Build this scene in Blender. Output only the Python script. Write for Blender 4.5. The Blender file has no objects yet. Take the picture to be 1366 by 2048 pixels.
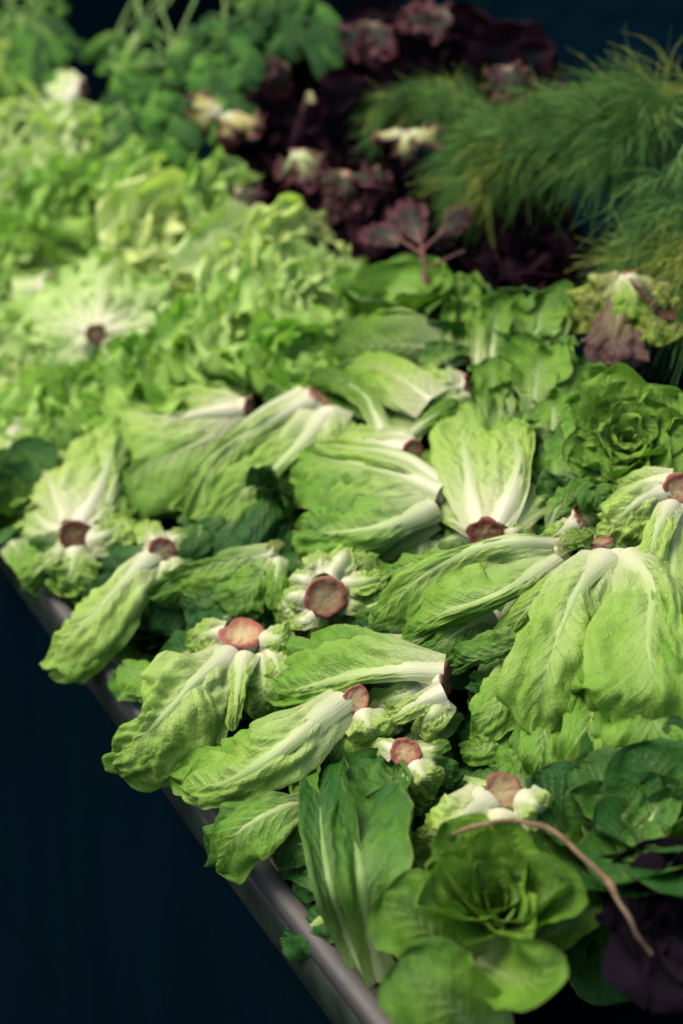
import bpy, math, random
import numpy as np
from mathutils import Vector
sc = bpy.context.scene
R = math.radians
# ------------------------------------------------------------------ camera
CAMZ = 1.62
PITCH = R(25)
F = 2048 * 50 / 36.0
cam = bpy.data.objects.new('camera', bpy.data.cameras.new('camera'))
sc.collection.objects.link(cam)
cam.location = (0, 0, CAMZ)
cam.rotation_euler = (R(90) - PITCH, 0, 0)
cam.data.sensor_fit = 'VERTICAL'
cam.data.sensor_height = 36
cam.data.sensor_width = 24
cam.data.lens = 50
cam.data.clip_start = 0.02
cam.data.clip_end = 200
cam.data.dof.use_dof = True
cam.data.dof.focus_distance = 1.31
cam.data.dof.aperture_fstop = 2.6
cam.data.dof.aperture_blades = 9
sc.camera = cam
# ------------------------------------------------------------------ light
SUN_EL, SUN_AZ = R(62), R(-88)          # azimuth measured from +Y towards +X
world = bpy.data.worlds.new('World'); sc.world = world
world.use_nodes = True
wn = world.node_tree.nodes
bg = wn['Background']
sky = wn.new('ShaderNodeTexSky'); sky.sky_type = 'NISHITA'; sky.sun_disc = False
sky.sun_elevation = SUN_EL; sky.sun_rotation = SUN_AZ
sky.air_density = 1.0; sky.dust_density = 4.0; sky.ozone_density = 0.6
world.node_tree.links.new(sky.outputs[0], bg.inputs[0])
bg.inputs[1].default_value = 0.098
sun = bpy.data.objects.new('sun', bpy.data.lights.new('sun', 'SUN'))
sc.collection.objects.link(sun)
sun.data.energy = 1.4; sun.data.angle = R(40); sun.data.color = (1.0, 0.93, 0.79)
sd = Vector((math.sin(SUN_AZ) * math.cos(SUN_EL), math.cos(SUN_AZ) * math.cos(SUN_EL), math.sin(SUN_EL)))
sun.rotation_euler = sd.to_track_quat('Z', 'Y').to_euler()
sc.view_settings.view_transform = 'Standard'
sc.view_settings.look = 'None'
sc.view_settings.exposure = 1.17
sc.view_settings.gamma = 1
sc.cycles.max_bounces = 6
sc.cycles.diffuse_bounces = 3
sc.cycles.glossy_bounces = 2
sc.cycles.transmission_bounces = 3
sc.cycles.transparent_max_bounces = 4
sc.cycles.use_denoising = True
# ------------------------------------------------------------------ picking a place in the display from a point seen by the camera
C0 = np.array((0, 0, CAMZ))
RT = np.array((1.0, 0, 0))
UP = np.array((0, math.sin(PITCH), math.cos(PITCH)))
FW = np.array((0, math.cos(PITCH), -math.sin(PITCH)))
def scale_at(x, y):                     # pixels per metre on the heap of greens
    yy = y if y > 620 else 620 + (y - 620) * 0.42
    return 1900 + .35 * (x - 700) + .85 * (yy - 1200)
def at(x, y, lift=0.0):                 # a point on the heap, raised by lift centimetres
    Z = F / scale_at(x, y) - lift * .01
    return C0 + Z * ((x - 683) / F * RT - (y - 1024) / F * UP + FW)
_a, _b, _c = at(700, 1200), at(800, 1200), at(700, 1300)
PN = np.cross(_a - _b, _c - _b); PN /= np.linalg.norm(PN)
if np.dot(PN, C0 - _a) < 0: PN = -PN
def unit(v):
    return v / (np.linalg.norm(v, axis=-1, keepdims=True) + 1e-12)
# ------------------------------------------------------------------ noise
def _h(ix, iy, s):
    v = np.sin(ix * 127.1 + iy * 311.7 + s * 74.7) * 43758.5453
    return v - np.floor(v)
def noise(x, y, s=0.0):
    x = np.asarray(x, float); y = np.asarray(y, float)
    ix, iy = np.floor(x), np.floor(y); fx, fy = x - ix, y - iy
    fx = fx * fx * (3 - 2 * fx); fy = fy * fy * (3 - 2 * fy)
    a, b, c, d = _h(ix, iy, s), _h(ix + 1, iy, s), _h(ix, iy + 1, s), _h(ix + 1, iy + 1, s)
    return (a + (b - a) * fx + (c - a) * fy + (a - b - c + d) * fx * fy) * 2 - 1
def sstep(a, b, x):
    t = np.clip((x - a) / (b - a), 0, 1)
    return t * t * (3 - 2 * t)
def spline(P, n, tdense=None):          # Catmull-Rom through the rows of P; first three columns are the place
    P = np.asarray(P, float)
    if len(P) == 2: P = np.array([P[0], (P[0] + P[1]) / 2, P[1]])
    Q = np.vstack([2 * P[0] - P[1], P, 2 * P[-1] - P[-2]])
    out = []
    m = 16
    for i in range(1, len(Q) - 2):
        t = np.linspace(0, 1, m, endpoint=False)[:, None]
        p0, p1, p2, p3 = Q[i - 1], Q[i], Q[i + 1], Q[i + 2]
        out.append(.5 * (2 * p1 + (p2 - p0) * t + (2 * p0 - 5 * p1 + 4 * p2 - p3) * t * t + (3 * p1 - p0 - 3 * p2 + p3) * t ** 3))
    D = np.vstack(out + [P[-1:]])
    s = np.concatenate([[0], np.cumsum(np.linalg.norm(np.diff(D[:, :3], axis=0), axis=1))])
    L = s[-1]; s /= L
    v = np.linspace(0, 1, n) if tdense is None else tdense
    return np.stack([np.interp(v, s, D[:, k]) for k in range(D.shape[1])], 1), v, L
# ------------------------------------------------------------------ meshes
def grid_faces(nr, nc, wrap=False):
    i = np.arange(nr - 1)[:, None] * nc
    j = np.arange(nc if wrap else nc - 1)[None, :]
    j2 = (j + 1) % nc
    return np.stack([i + j, i + j2, i + nc + j2, i + nc + j], -1).reshape(-1, 4)
def make_mesh(name, V, Fq, uv=None, mat=None):
    me = bpy.data.meshes.new(name)
    V = np.asarray(V, np.float32).reshape(-1, 3); Fq = np.asarray(Fq, np.int32)
    k = Fq.shape[1]
    me.vertices.add(len(V)); me.vertices.foreach_set('co', V.ravel())
    me.loops.add(Fq.size); me.loops.foreach_set('vertex_index', Fq.ravel())
    me.polygons.add(len(Fq)); me.polygons.foreach_set('loop_start', np.arange(0, Fq.size, k, dtype=np.int32))
    if uv is not None:
        l = me.uv_layers.new(name='UVMap')
        l.data.foreach_set('uv', np.asarray(uv, np.float32).reshape(-1, 2)[Fq.ravel()].ravel())
    me.polygons.foreach_set('use_smooth', np.ones(len(Fq), bool))
    me.update(calc_edges=True)
    if mat: me.materials.append(mat)
    return me
def link(name, me, parent=None, color=None):
    o = bpy.data.objects.new(name, me); sc.collection.objects.link(o)
    if parent is not None:
        o.parent = parent
        root = parent
        off = np.zeros(3)
        while root is not None:
            off += np.array(root.location); root = root.parent
        if me is not None and len(me.vertices):
            n = len(me.vertices); co = np.empty(n * 3, np.float32); me.vertices.foreach_get('co', co)
            co = co.reshape(-1, 3) - off.astype(np.float32); me.vertices.foreach_set('co', co.ravel()); me.update()
    if color is not None: o.color = color
    return o
def thing(name, label, cat, loc, group=None):
    o = bpy.data.objects.new(name, None); sc.collection.objects.link(o)
    o.location = Vector(loc); o.empty_display_size = .02
    o['label'] = label; o['category'] = cat
    if group: o['group'] = group
    return o
def tag(o, label=None, cat=None, group=None, kind=None):
    if label: o['label'] = label
    if cat: o['category'] = cat
    if group: o['group'] = group
    if kind: o['kind'] = kind
    return o
# ------------------------------------------------------------------ materials
class NT:
    def __init__(s, name):
        s.m = bpy.data.materials.new(name); s.m.use_nodes = True
        s.t = s.m.node_tree; s.t.nodes.clear()
        s.out = s.t.nodes.new('ShaderNodeOutputMaterial')
    def n(s, ty, **kw):
        nd = s.t.nodes.new(ty)
        for k, v in kw.items(): setattr(nd, k, v)
        return nd
    def put(s, sock, v):
        if hasattr(v, 'is_output') or isinstance(v, bpy.types.NodeSocket): s.t.links.new(v, sock)
        else: sock.default_value = v
    def math(s, op, a, b=0.0, c=0.0, clamp=False):
        nd = s.n('ShaderNodeMath', operation=op, use_clamp=clamp)
        s.put(nd.inputs[0], a); s.put(nd.inputs[1], b); s.put(nd.inputs[2], c)
        return nd.outputs[0]
    def mix(s, f, a, b, bt='MIX'):
        nd = s.n('ShaderNodeMix', data_type='RGBA', blend_type=bt)
        s.put(nd.inputs[0], f)
        s.put(nd.inputs[6], a if not isinstance(a, tuple) else (*a, 1)); s.put(nd.inputs[7], b if not isinstance(b, tuple) else (*b, 1))
        return nd.outputs[2]
    def ramp(s, x, lo, hi):
        nd = s.n('ShaderNodeMapRange', interpolation_type='SMOOTHSTEP')
        s.put(nd.inputs[0], x); nd.inputs[1].default_value = lo; nd.inputs[2].default_value = hi
        return nd.outputs[0]
    def noise(s, vec, scale, detail=3, rough=.55, dist=0.0):
        nd = s.n('ShaderNodeTexNoise'); s.put(nd.inputs['Vector'], vec)
        nd.inputs['Scale'].default_value = scale; nd.inputs['Detail'].default_value = detail
        nd.inputs['Roughness'].default_value = rough; nd.inputs['Distortion'].default_value = dist
        return nd.outputs[0]
    def comb(s, x, y, z):
        nd = s.n('ShaderNodeCombineXYZ'); s.put(nd.inputs[0], x); s.put(nd.inputs[1], y); s.put(nd.inputs[2], z)
        return nd.outputs[0]
    def bump(s, h, dist, strength=1.0, normal=None):
        nd = s.n('ShaderNodeBump'); s.put(nd.inputs['Height'], h); nd.inputs['Distance'].default_value = dist
        nd.inputs['Strength'].default_value = strength
        if normal is not None: s.put(nd.inputs['Normal'], normal)
        return nd.outputs[0]
    def bsdf(s, col, rough, normal=None, spec=.5, trans=0.0, tcol=None):
        p = s.n('ShaderNodeBsdfPrincipled')
        s.put(p.inputs['Base Color'], col if not isinstance(col, tuple) else (*col, 1)); s.put(p.inputs['Roughness'], rough)
        p.inputs['Specular IOR Level'].default_value = spec
        if normal is not None: s.put(p.inputs['Normal'], normal)
        o = p.outputs[0]
        if trans:
            tr = s.n('ShaderNodeBsdfTranslucent'); s.put(tr.inputs[0], tcol if tcol is not None else col)
            if normal is not None: s.put(tr.inputs['Normal'], normal)
            mx = s.n('ShaderNodeMixShader'); mx.inputs[0].default_value = trans
            s.t.links.new(o, mx.inputs[1]); s.t.links.new(tr.outputs[0], mx.inputs[2]); o = mx.outputs[0]
        s.t.links.new(o, s.out.inputs[0])
        s.p = p
        return s.m
NV = 11.0; SKEW = 3.0                    # lateral veins per leaf and how far they run towards the tip
def leaf_material(name, deep, mid, pale, white, rim=None, trans=.24, rough=.5, spec=.24, dry=.28):
    t = NT(name)
    uvn = t.n('ShaderNodeUVMap').outputs[0]
    sep = t.n('ShaderNodeSeparateXYZ'); t.put(sep.inputs[0], uvn)
    u, v = sep.outputs[0], sep.outputs[1]
    U = t.math('ABSOLUTE', t.math('MULTIPLY_ADD', u, 2.0, -1.0))
    oi = t.n('ShaderNodeObjectInfo')
    sc_ = t.n('ShaderNodeSeparateColor'); t.put(sc_.inputs[0], oi.outputs['Color'])
    pale_o, yel, wilt = sc_.outputs[0], sc_.outputs[1], sc_.outputs[2]
    pos = t.n('ShaderNodeTexCoord').outputs['Object']
    seed = t.math('MULTIPLY', oi.outputs['Random'], 37.0)
    uv3 = t.comb(t.math('MULTIPLY', u, 1.6), t.math('MULTIPLY', v, 2.6), seed)
    n1 = t.noise(uv3, 2.2, 4); n2 = t.noise(uv3, 9.0, 4, .6); n3 = t.noise(uv3, 38.0, 3, .6)
    # whiteness of the fleshy base and the strip beside the midrib
    vb = t.math('MULTIPLY_ADD', v, -2.1, 1.08, clamp=True)
    vb = t.math('POWER', vb, 1.5)
    hal = t.math('POWER', t.math('MULTIPLY_ADD', U, -1.9, 1.0, clamp=True), 1.6)
    hal = t.math('MULTIPLY', hal, t.math('MULTIPLY_ADD', v, -1.05, 1.0, clamp=True))
    # vein pattern
    wob = t.math('MULTIPLY_ADD', n1, .9, -.45)
    ph = t.math('ADD', t.math('MULTIPLY_ADD', v, NV, t.math('MULTIPLY', t.math('POWER', U, .85), -SKEW)), wob)
    ph = t.math('ADD', ph, t.math('MULTIPLY', t.math('GREATER_THAN', u, .5), .37))
    fr = t.math('ABSOLUTE', t.math('SUBTRACT', t.math('FRACT', ph), .5))          # 0 between veins .. .5 on the vein
    vein = t.ramp(fr, .44, .5)
    vein = t.math('MULTIPLY', vein, t.math('MULTIPLY_ADD', U, -.8, .95, clamp=True))
    vor = t.n('ShaderNodeTexVoronoi', feature='DISTANCE_TO_EDGE'); t.put(vor.inputs['Vector'], t.comb(t.math('MULTIPLY', u, 1.1), t.math('MULTIPLY', v, 1.8), t.math('MULTIPLY', n1, .25)))
    vor.inputs['Scale'].default_value = 11.0
    net = t.ramp(vor.outputs[0], 0.0, .09)                                         # 0 on small veins
    # colour
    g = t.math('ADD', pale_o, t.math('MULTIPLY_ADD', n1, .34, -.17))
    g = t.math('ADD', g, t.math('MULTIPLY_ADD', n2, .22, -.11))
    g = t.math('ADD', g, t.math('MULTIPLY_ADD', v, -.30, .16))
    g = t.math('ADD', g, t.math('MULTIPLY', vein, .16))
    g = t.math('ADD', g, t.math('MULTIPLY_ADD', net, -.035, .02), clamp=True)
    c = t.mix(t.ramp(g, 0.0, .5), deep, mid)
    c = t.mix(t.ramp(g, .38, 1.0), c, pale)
    c = t.mix(t.math('MULTIPLY', yel, .75), c, t.mix(1.0, c, (1.45, 1.12, .55), 'MULTIPLY'))
    w = t.math('MAXIMUM', t.math('MULTIPLY', vb, t.math('MULTIPLY_ADD', n2, .5, .7)), t.math('MULTIPLY', hal, .8), clamp=True)
    w = t.math('MULTIPLY', w, t.math('MULTIPLY_ADD', pale_o, .95, .12, clamp=True))
    c = t.mix(w, c, white)
    if rim is not None:                                                            # coloured margins
        e = t.math('ADD', t.math('MAXIMUM', t.math('POWER', U, 1.6), t.math('POWER', v, 2.2)), t.math('MULTIPLY_ADD', n2, .8, -.4))
        e = t.ramp(e, .35, .8)
        c = t.mix(t.math('MULTIPLY', e, t.math('SUBTRACT', 1.0, t.math('MULTIPLY', w, .8))), c, rim)
    # bruises, dried margin, soil specks
    ed = t.math('MULTIPLY', t.ramp(t.math('ADD', t.math('MAXIMUM', U, t.math('POWER', v, 6.0)), t.math('MULTIPLY_ADD', n2, .12, -.06)), .955, 1.0), dry)
    c = t.mix(ed, c, (.30, .24, .08))
    br = t.ramp(t.math('ADD', n2, t.math('MULTIPLY', wilt, .3)), .70, .84)
    c = t.mix(t.math('MULTIPLY', br, t.math('MULTIPLY_ADD', wilt, .8, .06, clamp=True)), c, (.20, .11, .035))
    sp = t.n('ShaderNodeTexVoronoi'); t.put(sp.inputs['Vector'], uv3); sp.inputs['Scale'].default_value = 17.0
    spm = t.math('MULTIPLY', t.math('LESS_THAN', sp.outputs['Distance'], .085), t.math('GREATER_THAN', n1, .51))
    c = t.mix(t.math('MULTIPLY', spm, .8), c, (.05, .03, .015))
    hgt = t.math('ADD', t.math('MULTIPLY', vein, .6), t.math('MULTIPLY', t.math('SUBTRACT', 1.0, net), .22))
    hgt = t.math('ADD', hgt, t.math('MULTIPLY', n3, .25))
    pil = t.math('MULTIPLY', t.math('SINE', t.math('MULTIPLY', fr, math.pi)), t.math('MULTIPLY_ADD', U, -1.0, 1.15, clamp=True))
    hgt = t.math('ADD', hgt, t.math('MULTIPLY', pil, -.75))
    hgt = t.math('ADD', hgt, t.math('MULTIPLY', n2, .9))
    nrm = t.bump(hgt, .0016, .9)
    rg = t.math('MULTIPLY_ADD', n2, .25, rough - .12)
    tc = t.mix(1.0, c, (1.1, 1.3, .6), 'MULTIPLY')
    return t.bsdf(c, rg, nrm, spec, trans, tc)
def rib_material(name, white, green):
    t = NT(name)
    uvn = t.n('ShaderNodeUVMap').outputs[0]
    sep = t.n('ShaderNodeSeparateXYZ'); t.put(sep.inputs[0], uvn)
    u, v = sep.outputs[0], sep.outputs[1]
    oi = t.n('ShaderNodeObjectInfo')
    sc_ = t.n('ShaderNodeSeparateColor'); t.put(sc_.inputs[0], oi.outputs['Color'])
    seed = t.math('MULTIPLY', oi.outputs['Random'], 37.0)
    n1 = t.noise(t.comb(t.math('MULTIPLY', u, 5.0), t.math('MULTIPLY', v, 2.0), seed), 3.0, 4)
    n2 = t.noise(t.comb(t.math('MULTIPLY', u, 2.0), t.math('MULTIPLY', v, 9.0), seed), 6.0, 4, .65)
    edge = t.math('ABSOLUTE', t.math('MULTIPLY_ADD', u, 2.0, -1.0))
    w = t.math('ADD', t.math('MULTIPLY_ADD', v, -1.8, .96), t.math('MULTIPLY_ADD', n1, .5, -.25))
    w = t.math('SUBTRACT', w, t.math('MULTIPLY', t.math('POWER', edge, 1.5), .42))
    w = t.math('ADD', w, t.math('MULTIPLY_ADD', sc_.outputs[0], .7, -.45), clamp=True)
    c = t.mix(w, green, white)
    br = t.math('MULTIPLY', t.ramp(n2, .63, .78), t.math('MULTIPLY_ADD', sc_.outputs[2], .7, .12, clamp=True))
    c = t.mix(br, c, (.36, .20, .09))
    nrm = t.bump(t.math('ADD', n1, t.math('MULTIPLY', n2, .3)), .0012, .7)
    return t.bsdf(c, .38, nrm, .45, .08)
def stem_material():
    t = NT('cut_stem')
    uvn = t.n('ShaderNodeUVMap').outputs[0]
    sep = t.n('ShaderNodeSeparateXYZ'); t.put(sep.inputs[0], uvn)
    r = sep.outputs[1]
    oi = t.n('ShaderNodeObjectInfo')
    sc_ = t.n('ShaderNodeSeparateColor'); t.put(sc_.inputs[0], oi.outputs['Color'])
    pos = t.n('ShaderNodeTexCoord').outputs['Object']
    n1 = t.noise(pos, 110, 6, .7); n2 = t.noise(pos, 480, 4, .75); n3 = t.noise(pos, 45, 3)
    rr = t.math('ADD', t.math('ADD', r, t.math('MULTIPLY_ADD', n1, .42, -.21)), t.math('MULTIPLY_ADD', oi.outputs['Random'], .34, -.17))
    face = t.mix(t.ramp(rr, .10, .60), (.53, .40, .20), (.47, .28, .145))
    face = t.mix(t.ramp(rr, .60, .84), face, (.34, .108, .07))
    face = t.mix(t.math('MULTIPLY', t.ramp(n2, .55, .70), .6), face, (.14, .06, .036))
    face = t.mix(t.math('MULTIPLY', t.ramp(n1, .64, .71), .6), face, (.07, .03, .02))
    face = t.mix(t.ramp(t.math('FRACT', t.math('MULTIPLY', oi.outputs['Random'], 7.3)), .2, 1.0), face, t.mix(1.0, face, (.62, .66, .62), 'MULTIPLY'))
    face = t.mix(sc_.outputs[1], face, t.mix(1.0, face, (.60, .52, .50), 'MULTIPLY'))
    side = t.mix(t.math('MULTIPLY', t.ramp(n1, .5, .7), .3), (.70, .66, .46), (.52, .33, .2))
    side = t.mix(t.math('MULTIPLY', t.ramp(n2, .70, .76), .4), side, (.10, .06, .03))
    c = t.mix(t.ramp(t.math('ADD', r, t.math('MULTIPLY_ADD', n1, .2, -.1)), 1.0, 1.16), face, side)
    nrm = t.bump(t.math('ADD', n1, t.math('MULTIPLY', n2, .5)), .003, 1.0)
    return t.bsdf(c, .6, nrm, .3)
M_ROM = leaf_material('romaine_leaf', (.018, .090, .013), (.140, .305, .030), (.355, .515, .105), (.57, .565, .37))
M_BAT = leaf_material('frilly_leaf', (.09, .28, .022), (.32, .55, .10), (.63, .76, .35), (.70, .71, .48), trans=.32, rough=.5)
M_RED = leaf_material('red_leaf', (.012, .012, .012), (.03, .04, .014), (.42, .44, .16), (.66, .60, .36), rim=(.12, .03, .04), trans=.18, rough=.5)
M_BLK = leaf_material('shaded_red_leaf', (.0012, .0035, .006), (.002, .004, .007), (.010, .006, .009), (.05, .03, .03), rim=(.016, .0042, .0085), trans=.12, rough=.75, spec=.08, dry=0.0)  # red lettuce leaf with the shade over the heap put into its near-black colour
M_HRB = leaf_material('herb_leaf', (.010, .07, .008), (.065, .23, .016), (.27, .42, .06), (.42, .45, .2), trans=.26, rough=.55, spec=.2)
M_RIB = rib_material('midrib', (.56, .55, .37), (.31, .43, .125))
M_RBG = rib_material('green_midrib', (.52, .56, .28), (.20, .33, .085))
M_RBR = rib_material('red_midrib', (.5, .42, .26), (.14, .05, .04))
M_STEM = stem_material()
# ------------------------------------------------------------------ leaves
_seed = [1]
def leaf_geo(P, N, WL, WR, L, v, nu, cup, cupl, cupr, frill, ff, pucker, wave, tooth, seed, tipr, sweep):
    n = len(v)
    T = unit(np.gradient(P, axis=0))
    N = unit(N - (N * T).sum(1, keepdims=True) * T)
    Cx = unit(np.cross(T, N))
    U = np.linspace(-1, 1, nu)[None, :]; V = v[:, None]
    aU = np.abs(U)
    rnd = np.where(v > tipr, np.clip(1 - np.clip((v - tipr) / (1 - tipr), 0, 1) ** 2.6, 0, 1) ** (1 / 2.4), 1.0)
    jl = 1 + .05 * noise(v * 7, v * 0 + 1, seed) + tooth * noise(v * 26, v * 0 + 3, seed) + .6 * tooth * noise(v * 60, v * 0 + 5, seed)
    jr = 1 + .05 * noise(v * 7, v * 0 + 9, seed) + tooth * noise(v * 26, v * 0 + 7, seed) + .6 * tooth * noise(v * 60, v * 0 + 8, seed)
    wl, wr = WL * rnd * jl, WR * rnd * jr
    W = np.where(U < 0, wl[:, None], wr[:, None])
    wm = np.maximum((WL + WR).max() / 2, 1e-4)
    X = U * W
    cu = np.where(U < 0, cupl, cupr)
    Zc = -cu * W * aU ** 1.7
    grow = sstep(.04, .3, V)
    Um = aU
    # puckers between the lateral veins
    wob = noise(U * 1.3 + 4, V * 2.2, seed + 2) * .45
    ph = V * NV - SKEW * aU ** .85 + wob + np.where(U > 0, .37, 0)
    pk = np.abs(np.sin(np.pi * (ph + .5))) ** .8
    win = (1 - np.exp(-(Um / .16) ** 2)) * (1 - Um ** 5)
    amp = .6 + .8 * np.clip(noise(U * 2, V * 5, seed + 5), -.6, 1)
    D = pucker * pk * win * grow * amp
    D = D + pucker * 1.2 * noise(U * 4 + 9, V * 9, seed + 11) * win * grow
    D = D + pucker * .6 * noise(U * 9 + 3, V * 19, seed + 13) * win * grow
    D = D + wave * noise(U * 1.4, V * 3.0, seed + 17) * (aU * .8 + .2) * grow
    D = D + .35 * wave * noise(U * 3.4, V * 7.0, seed + 19) * aU * grow
    ph1 = seed * 1.7; ph2 = seed * 2.9
    side = np.where(U < 0, ph1, ph2)
    fv = V * ff + noise(V * 3, V * 0 + np.where(U < 0, 2, 5), seed + 23) * .5
    fr = np.sin(2 * np.pi * fv + side) + .45 * np.sin(2 * np.pi * fv * 2.3 + side * 1.3)
    D = D + frill * aU ** 2.6 * fr * sstep(.12, .5, V)
    tipw = sstep(.72, 1, V)
    D = D + frill * tipw * np.sin(2 * np.pi * (U * ff * .28) + ph1) * .8
    Nn = N[:, None, :]; Cc = Cx[:, None, :]; Tt = T[:, None, :]
    slope = np.clip(cu * 1.7 * aU ** .7 * np.sign(U), -2, 2)
    ns = unit(Nn + Cc * slope[..., None])
    # ruffles also push the margin along the leaf
    along = frill * .6 * aU ** 3 * np.cos(2 * np.pi * fv * 1.3 + side) * sstep(.12, .5, V) - sweep * wm * aU ** 2 * sstep(.3, 1, V)
    G = P[:, None, :] + Cc * X[..., None] + Nn * Zc[..., None] + ns * D[..., None] + Tt * along[..., None]
    return G, T, N, Cx, wl, wr
def add_leaf(head, P, N, WL, WR, mat=None, ribmat=None, pale=.5, yel=.08, wilt=0.0, nu=29, nv=50, cup=.34, cupl=None, cupr=None,
             frill=.003, ff=3.5, pucker=.0040, wave=.0075, tooth=.018, rib=1.0, ribh=.4, tipr=.84, sweep=.0, seed=None, name='leaf', label=None, L=None):
    """P (k,3) midrib, N (k,3) side facing out; WL WR half widths in metres; makes the leaf with its midrib as a sub-part."""
    if seed is None: _seed[0] += 1; seed = _seed[0] * .731
    mat = mat or M_ROM
    A = np.hstack([np.asarray(P), np.asarray(N), np.asarray(WL)[:, None], np.asarray(WR)[:, None]])
    s = np.linspace(0, 1, nv)
    vd = s + .12 * np.sin(np.pi * s) * s                # more rows near the tip
    vd = 1 - (1 - s) ** 1.25
    D, v, Ln = spline(A, nv, vd)
    wmax = max(np.max(WL), np.max(WR))
    sf = min(max(wmax / .036, .2), 1.25)
    pucker, wave = pucker * sf, wave * min(sf, 1)
    frill = frill * min(sf * 1.1, 1)
    G, T, Nn, Cx, wl, wr = leaf_geo(D[:, :3], D[:, 3:6], np.maximum(D[:, 6], .0012), np.maximum(D[:, 7], .0012), Ln, v, nu, cup,
                     cup if cupl is None else cupl, cup if cupr is None else cupr, frill, ff, pucker, wave, tooth, seed, tipr, sweep)
    uu = np.linspace(0, 1, nu)
    uv = np.stack(np.meshgrid(uu, v), -1)
    col = (min(max(pale, 0), 1), yel, wilt, 1)
    o = link(name, make_mesh(name, G, grid_faces(nv, nu), uv, mat), head, col)
    if label: o['label'] = label
    if rib > 0:
        c = nu // 2
        ctr = G[:, c]
        n0 = np.cross(np.gradient(ctr, axis=0), G[:, min(c + 2, nu - 1)] - G[:, max(c - 2, 0)]) * -1
        n0 = unit(.25 * unit(n0) * np.sign((unit(n0) * Nn).sum(1, keepdims=True)) + Nn); n0 = np.where(((n0 * Nn).sum(1) < 0)[:, None], -n0, n0)
        k = np.linspace(-1, 1, 9)
        rw = np.minimum((wl + wr) * .30, rib * (.0082 * (1 - v) ** 1.35 + .0009 + .007 * np.exp(-v / .07)))
        rw = rw * (1 + .08 * noise(v * 9, v * 0, seed + 31))
        vr = sstep(.96, .80, v)
        hz = rw * ribh * (.35 + .65 * vr) + .0002
        prof = np.cos(k * np.pi / 2) ** .8
        Rg = ctr[:, None, :] + Cx[:, None, :] * (k[None, :] * rw[:, None])[..., None] + n0[:, None, :] * ((prof[None, :] * hz[:, None]) - .0012 - .06 * rw[:, None] * np.abs(k)[None, :] ** 2)[..., None]
        m = int(nv * .93)
        Rg = Rg[:m]
        uvr = np.stack(np.meshgrid(np.linspace(0, 1, 9), v[:m]), -1)
        link('midrib', make_mesh('midrib', Rg, grid_faces(m, 9), uvr, ribmat or M_RIB), o, col)
    return o
WSC = [1.12]
def leaf(head, pts, roll=0, toward=.6, dl=0, twin=True, **kw):
    """pts: rows of (x, y, lift cm, left half width, right half width), widths measured in picture pixels at that place"""
    p = np.array(pts, float); p[0, 3:] *= 1.3 if p[0, 3] < 16 else 1.5
    if kw.get('tipr', 0) < .9: p[-1, 3:] = np.maximum(p[-1, 3:], .9 * p[-2, 3:])
    p[1:, 3:] *= WSC[0]
    P = np.array([at(a[0], a[1], a[2] + dl) for a in p])
    S = np.array([F / max(np.dot(q - C0, FW), .1) for q in P])
    V = unit(C0[None] - P)
    N = unit(toward * V + (1 - toward) * PN[None])
    T = unit(np.gradient(P, axis=0))
    N = unit(N - (N * T).sum(1, keepdims=True) * T)
    Cx = np.cross(T, N)
    r = np.radians(roll)
    N = N * math.cos(r) + Cx * math.sin(r)
    o = add_leaf(head, P, N, p[:, 3] / S, p[:, 4] / S, **kw)
    if twin and kw.get('mat') is None and p[:, 3:].max() > 40 and kw.get('pale', .5) >= .4 and kw.get('cup', .34) > 0 and head.get('category') == 'lettuce':
        # the next leaf of the head, showing past the edge of the outer one
        rg = random.Random(int(p[0, 0] * 3 + p[-1, 1]))
        q = np.array(pts, float); d = q[-1, :2] - q[0, :2]; n_ = np.array((-d[1], d[0])) / (np.linalg.norm(d) + 1e-6)
        sg = rg.choice((-1, 1)); f = np.linspace(0, 1, len(q))
        q[:, :2] += (n_[None] * sg * rg.uniform(16, 30) + d[None] / (np.linalg.norm(d) + 1e-6) * rg.uniform(0, 14)) * f[:, None]
        q[:, 2] -= 1.5 + .8 * f; q[1:, 3:] *= rg.uniform(.95, 1.1)
        k2 = dict(kw); k2.update(pale=kw.get('pale', .5) - .16, wilt=0, rib=kw.get('rib', 1) * .7, frill=kw.get('frill', .003) + .002)
        leaf(head, q, roll=roll + rg.uniform(-12, 12), toward=toward, dl=dl, twin=False, **k2)
    return o
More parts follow.
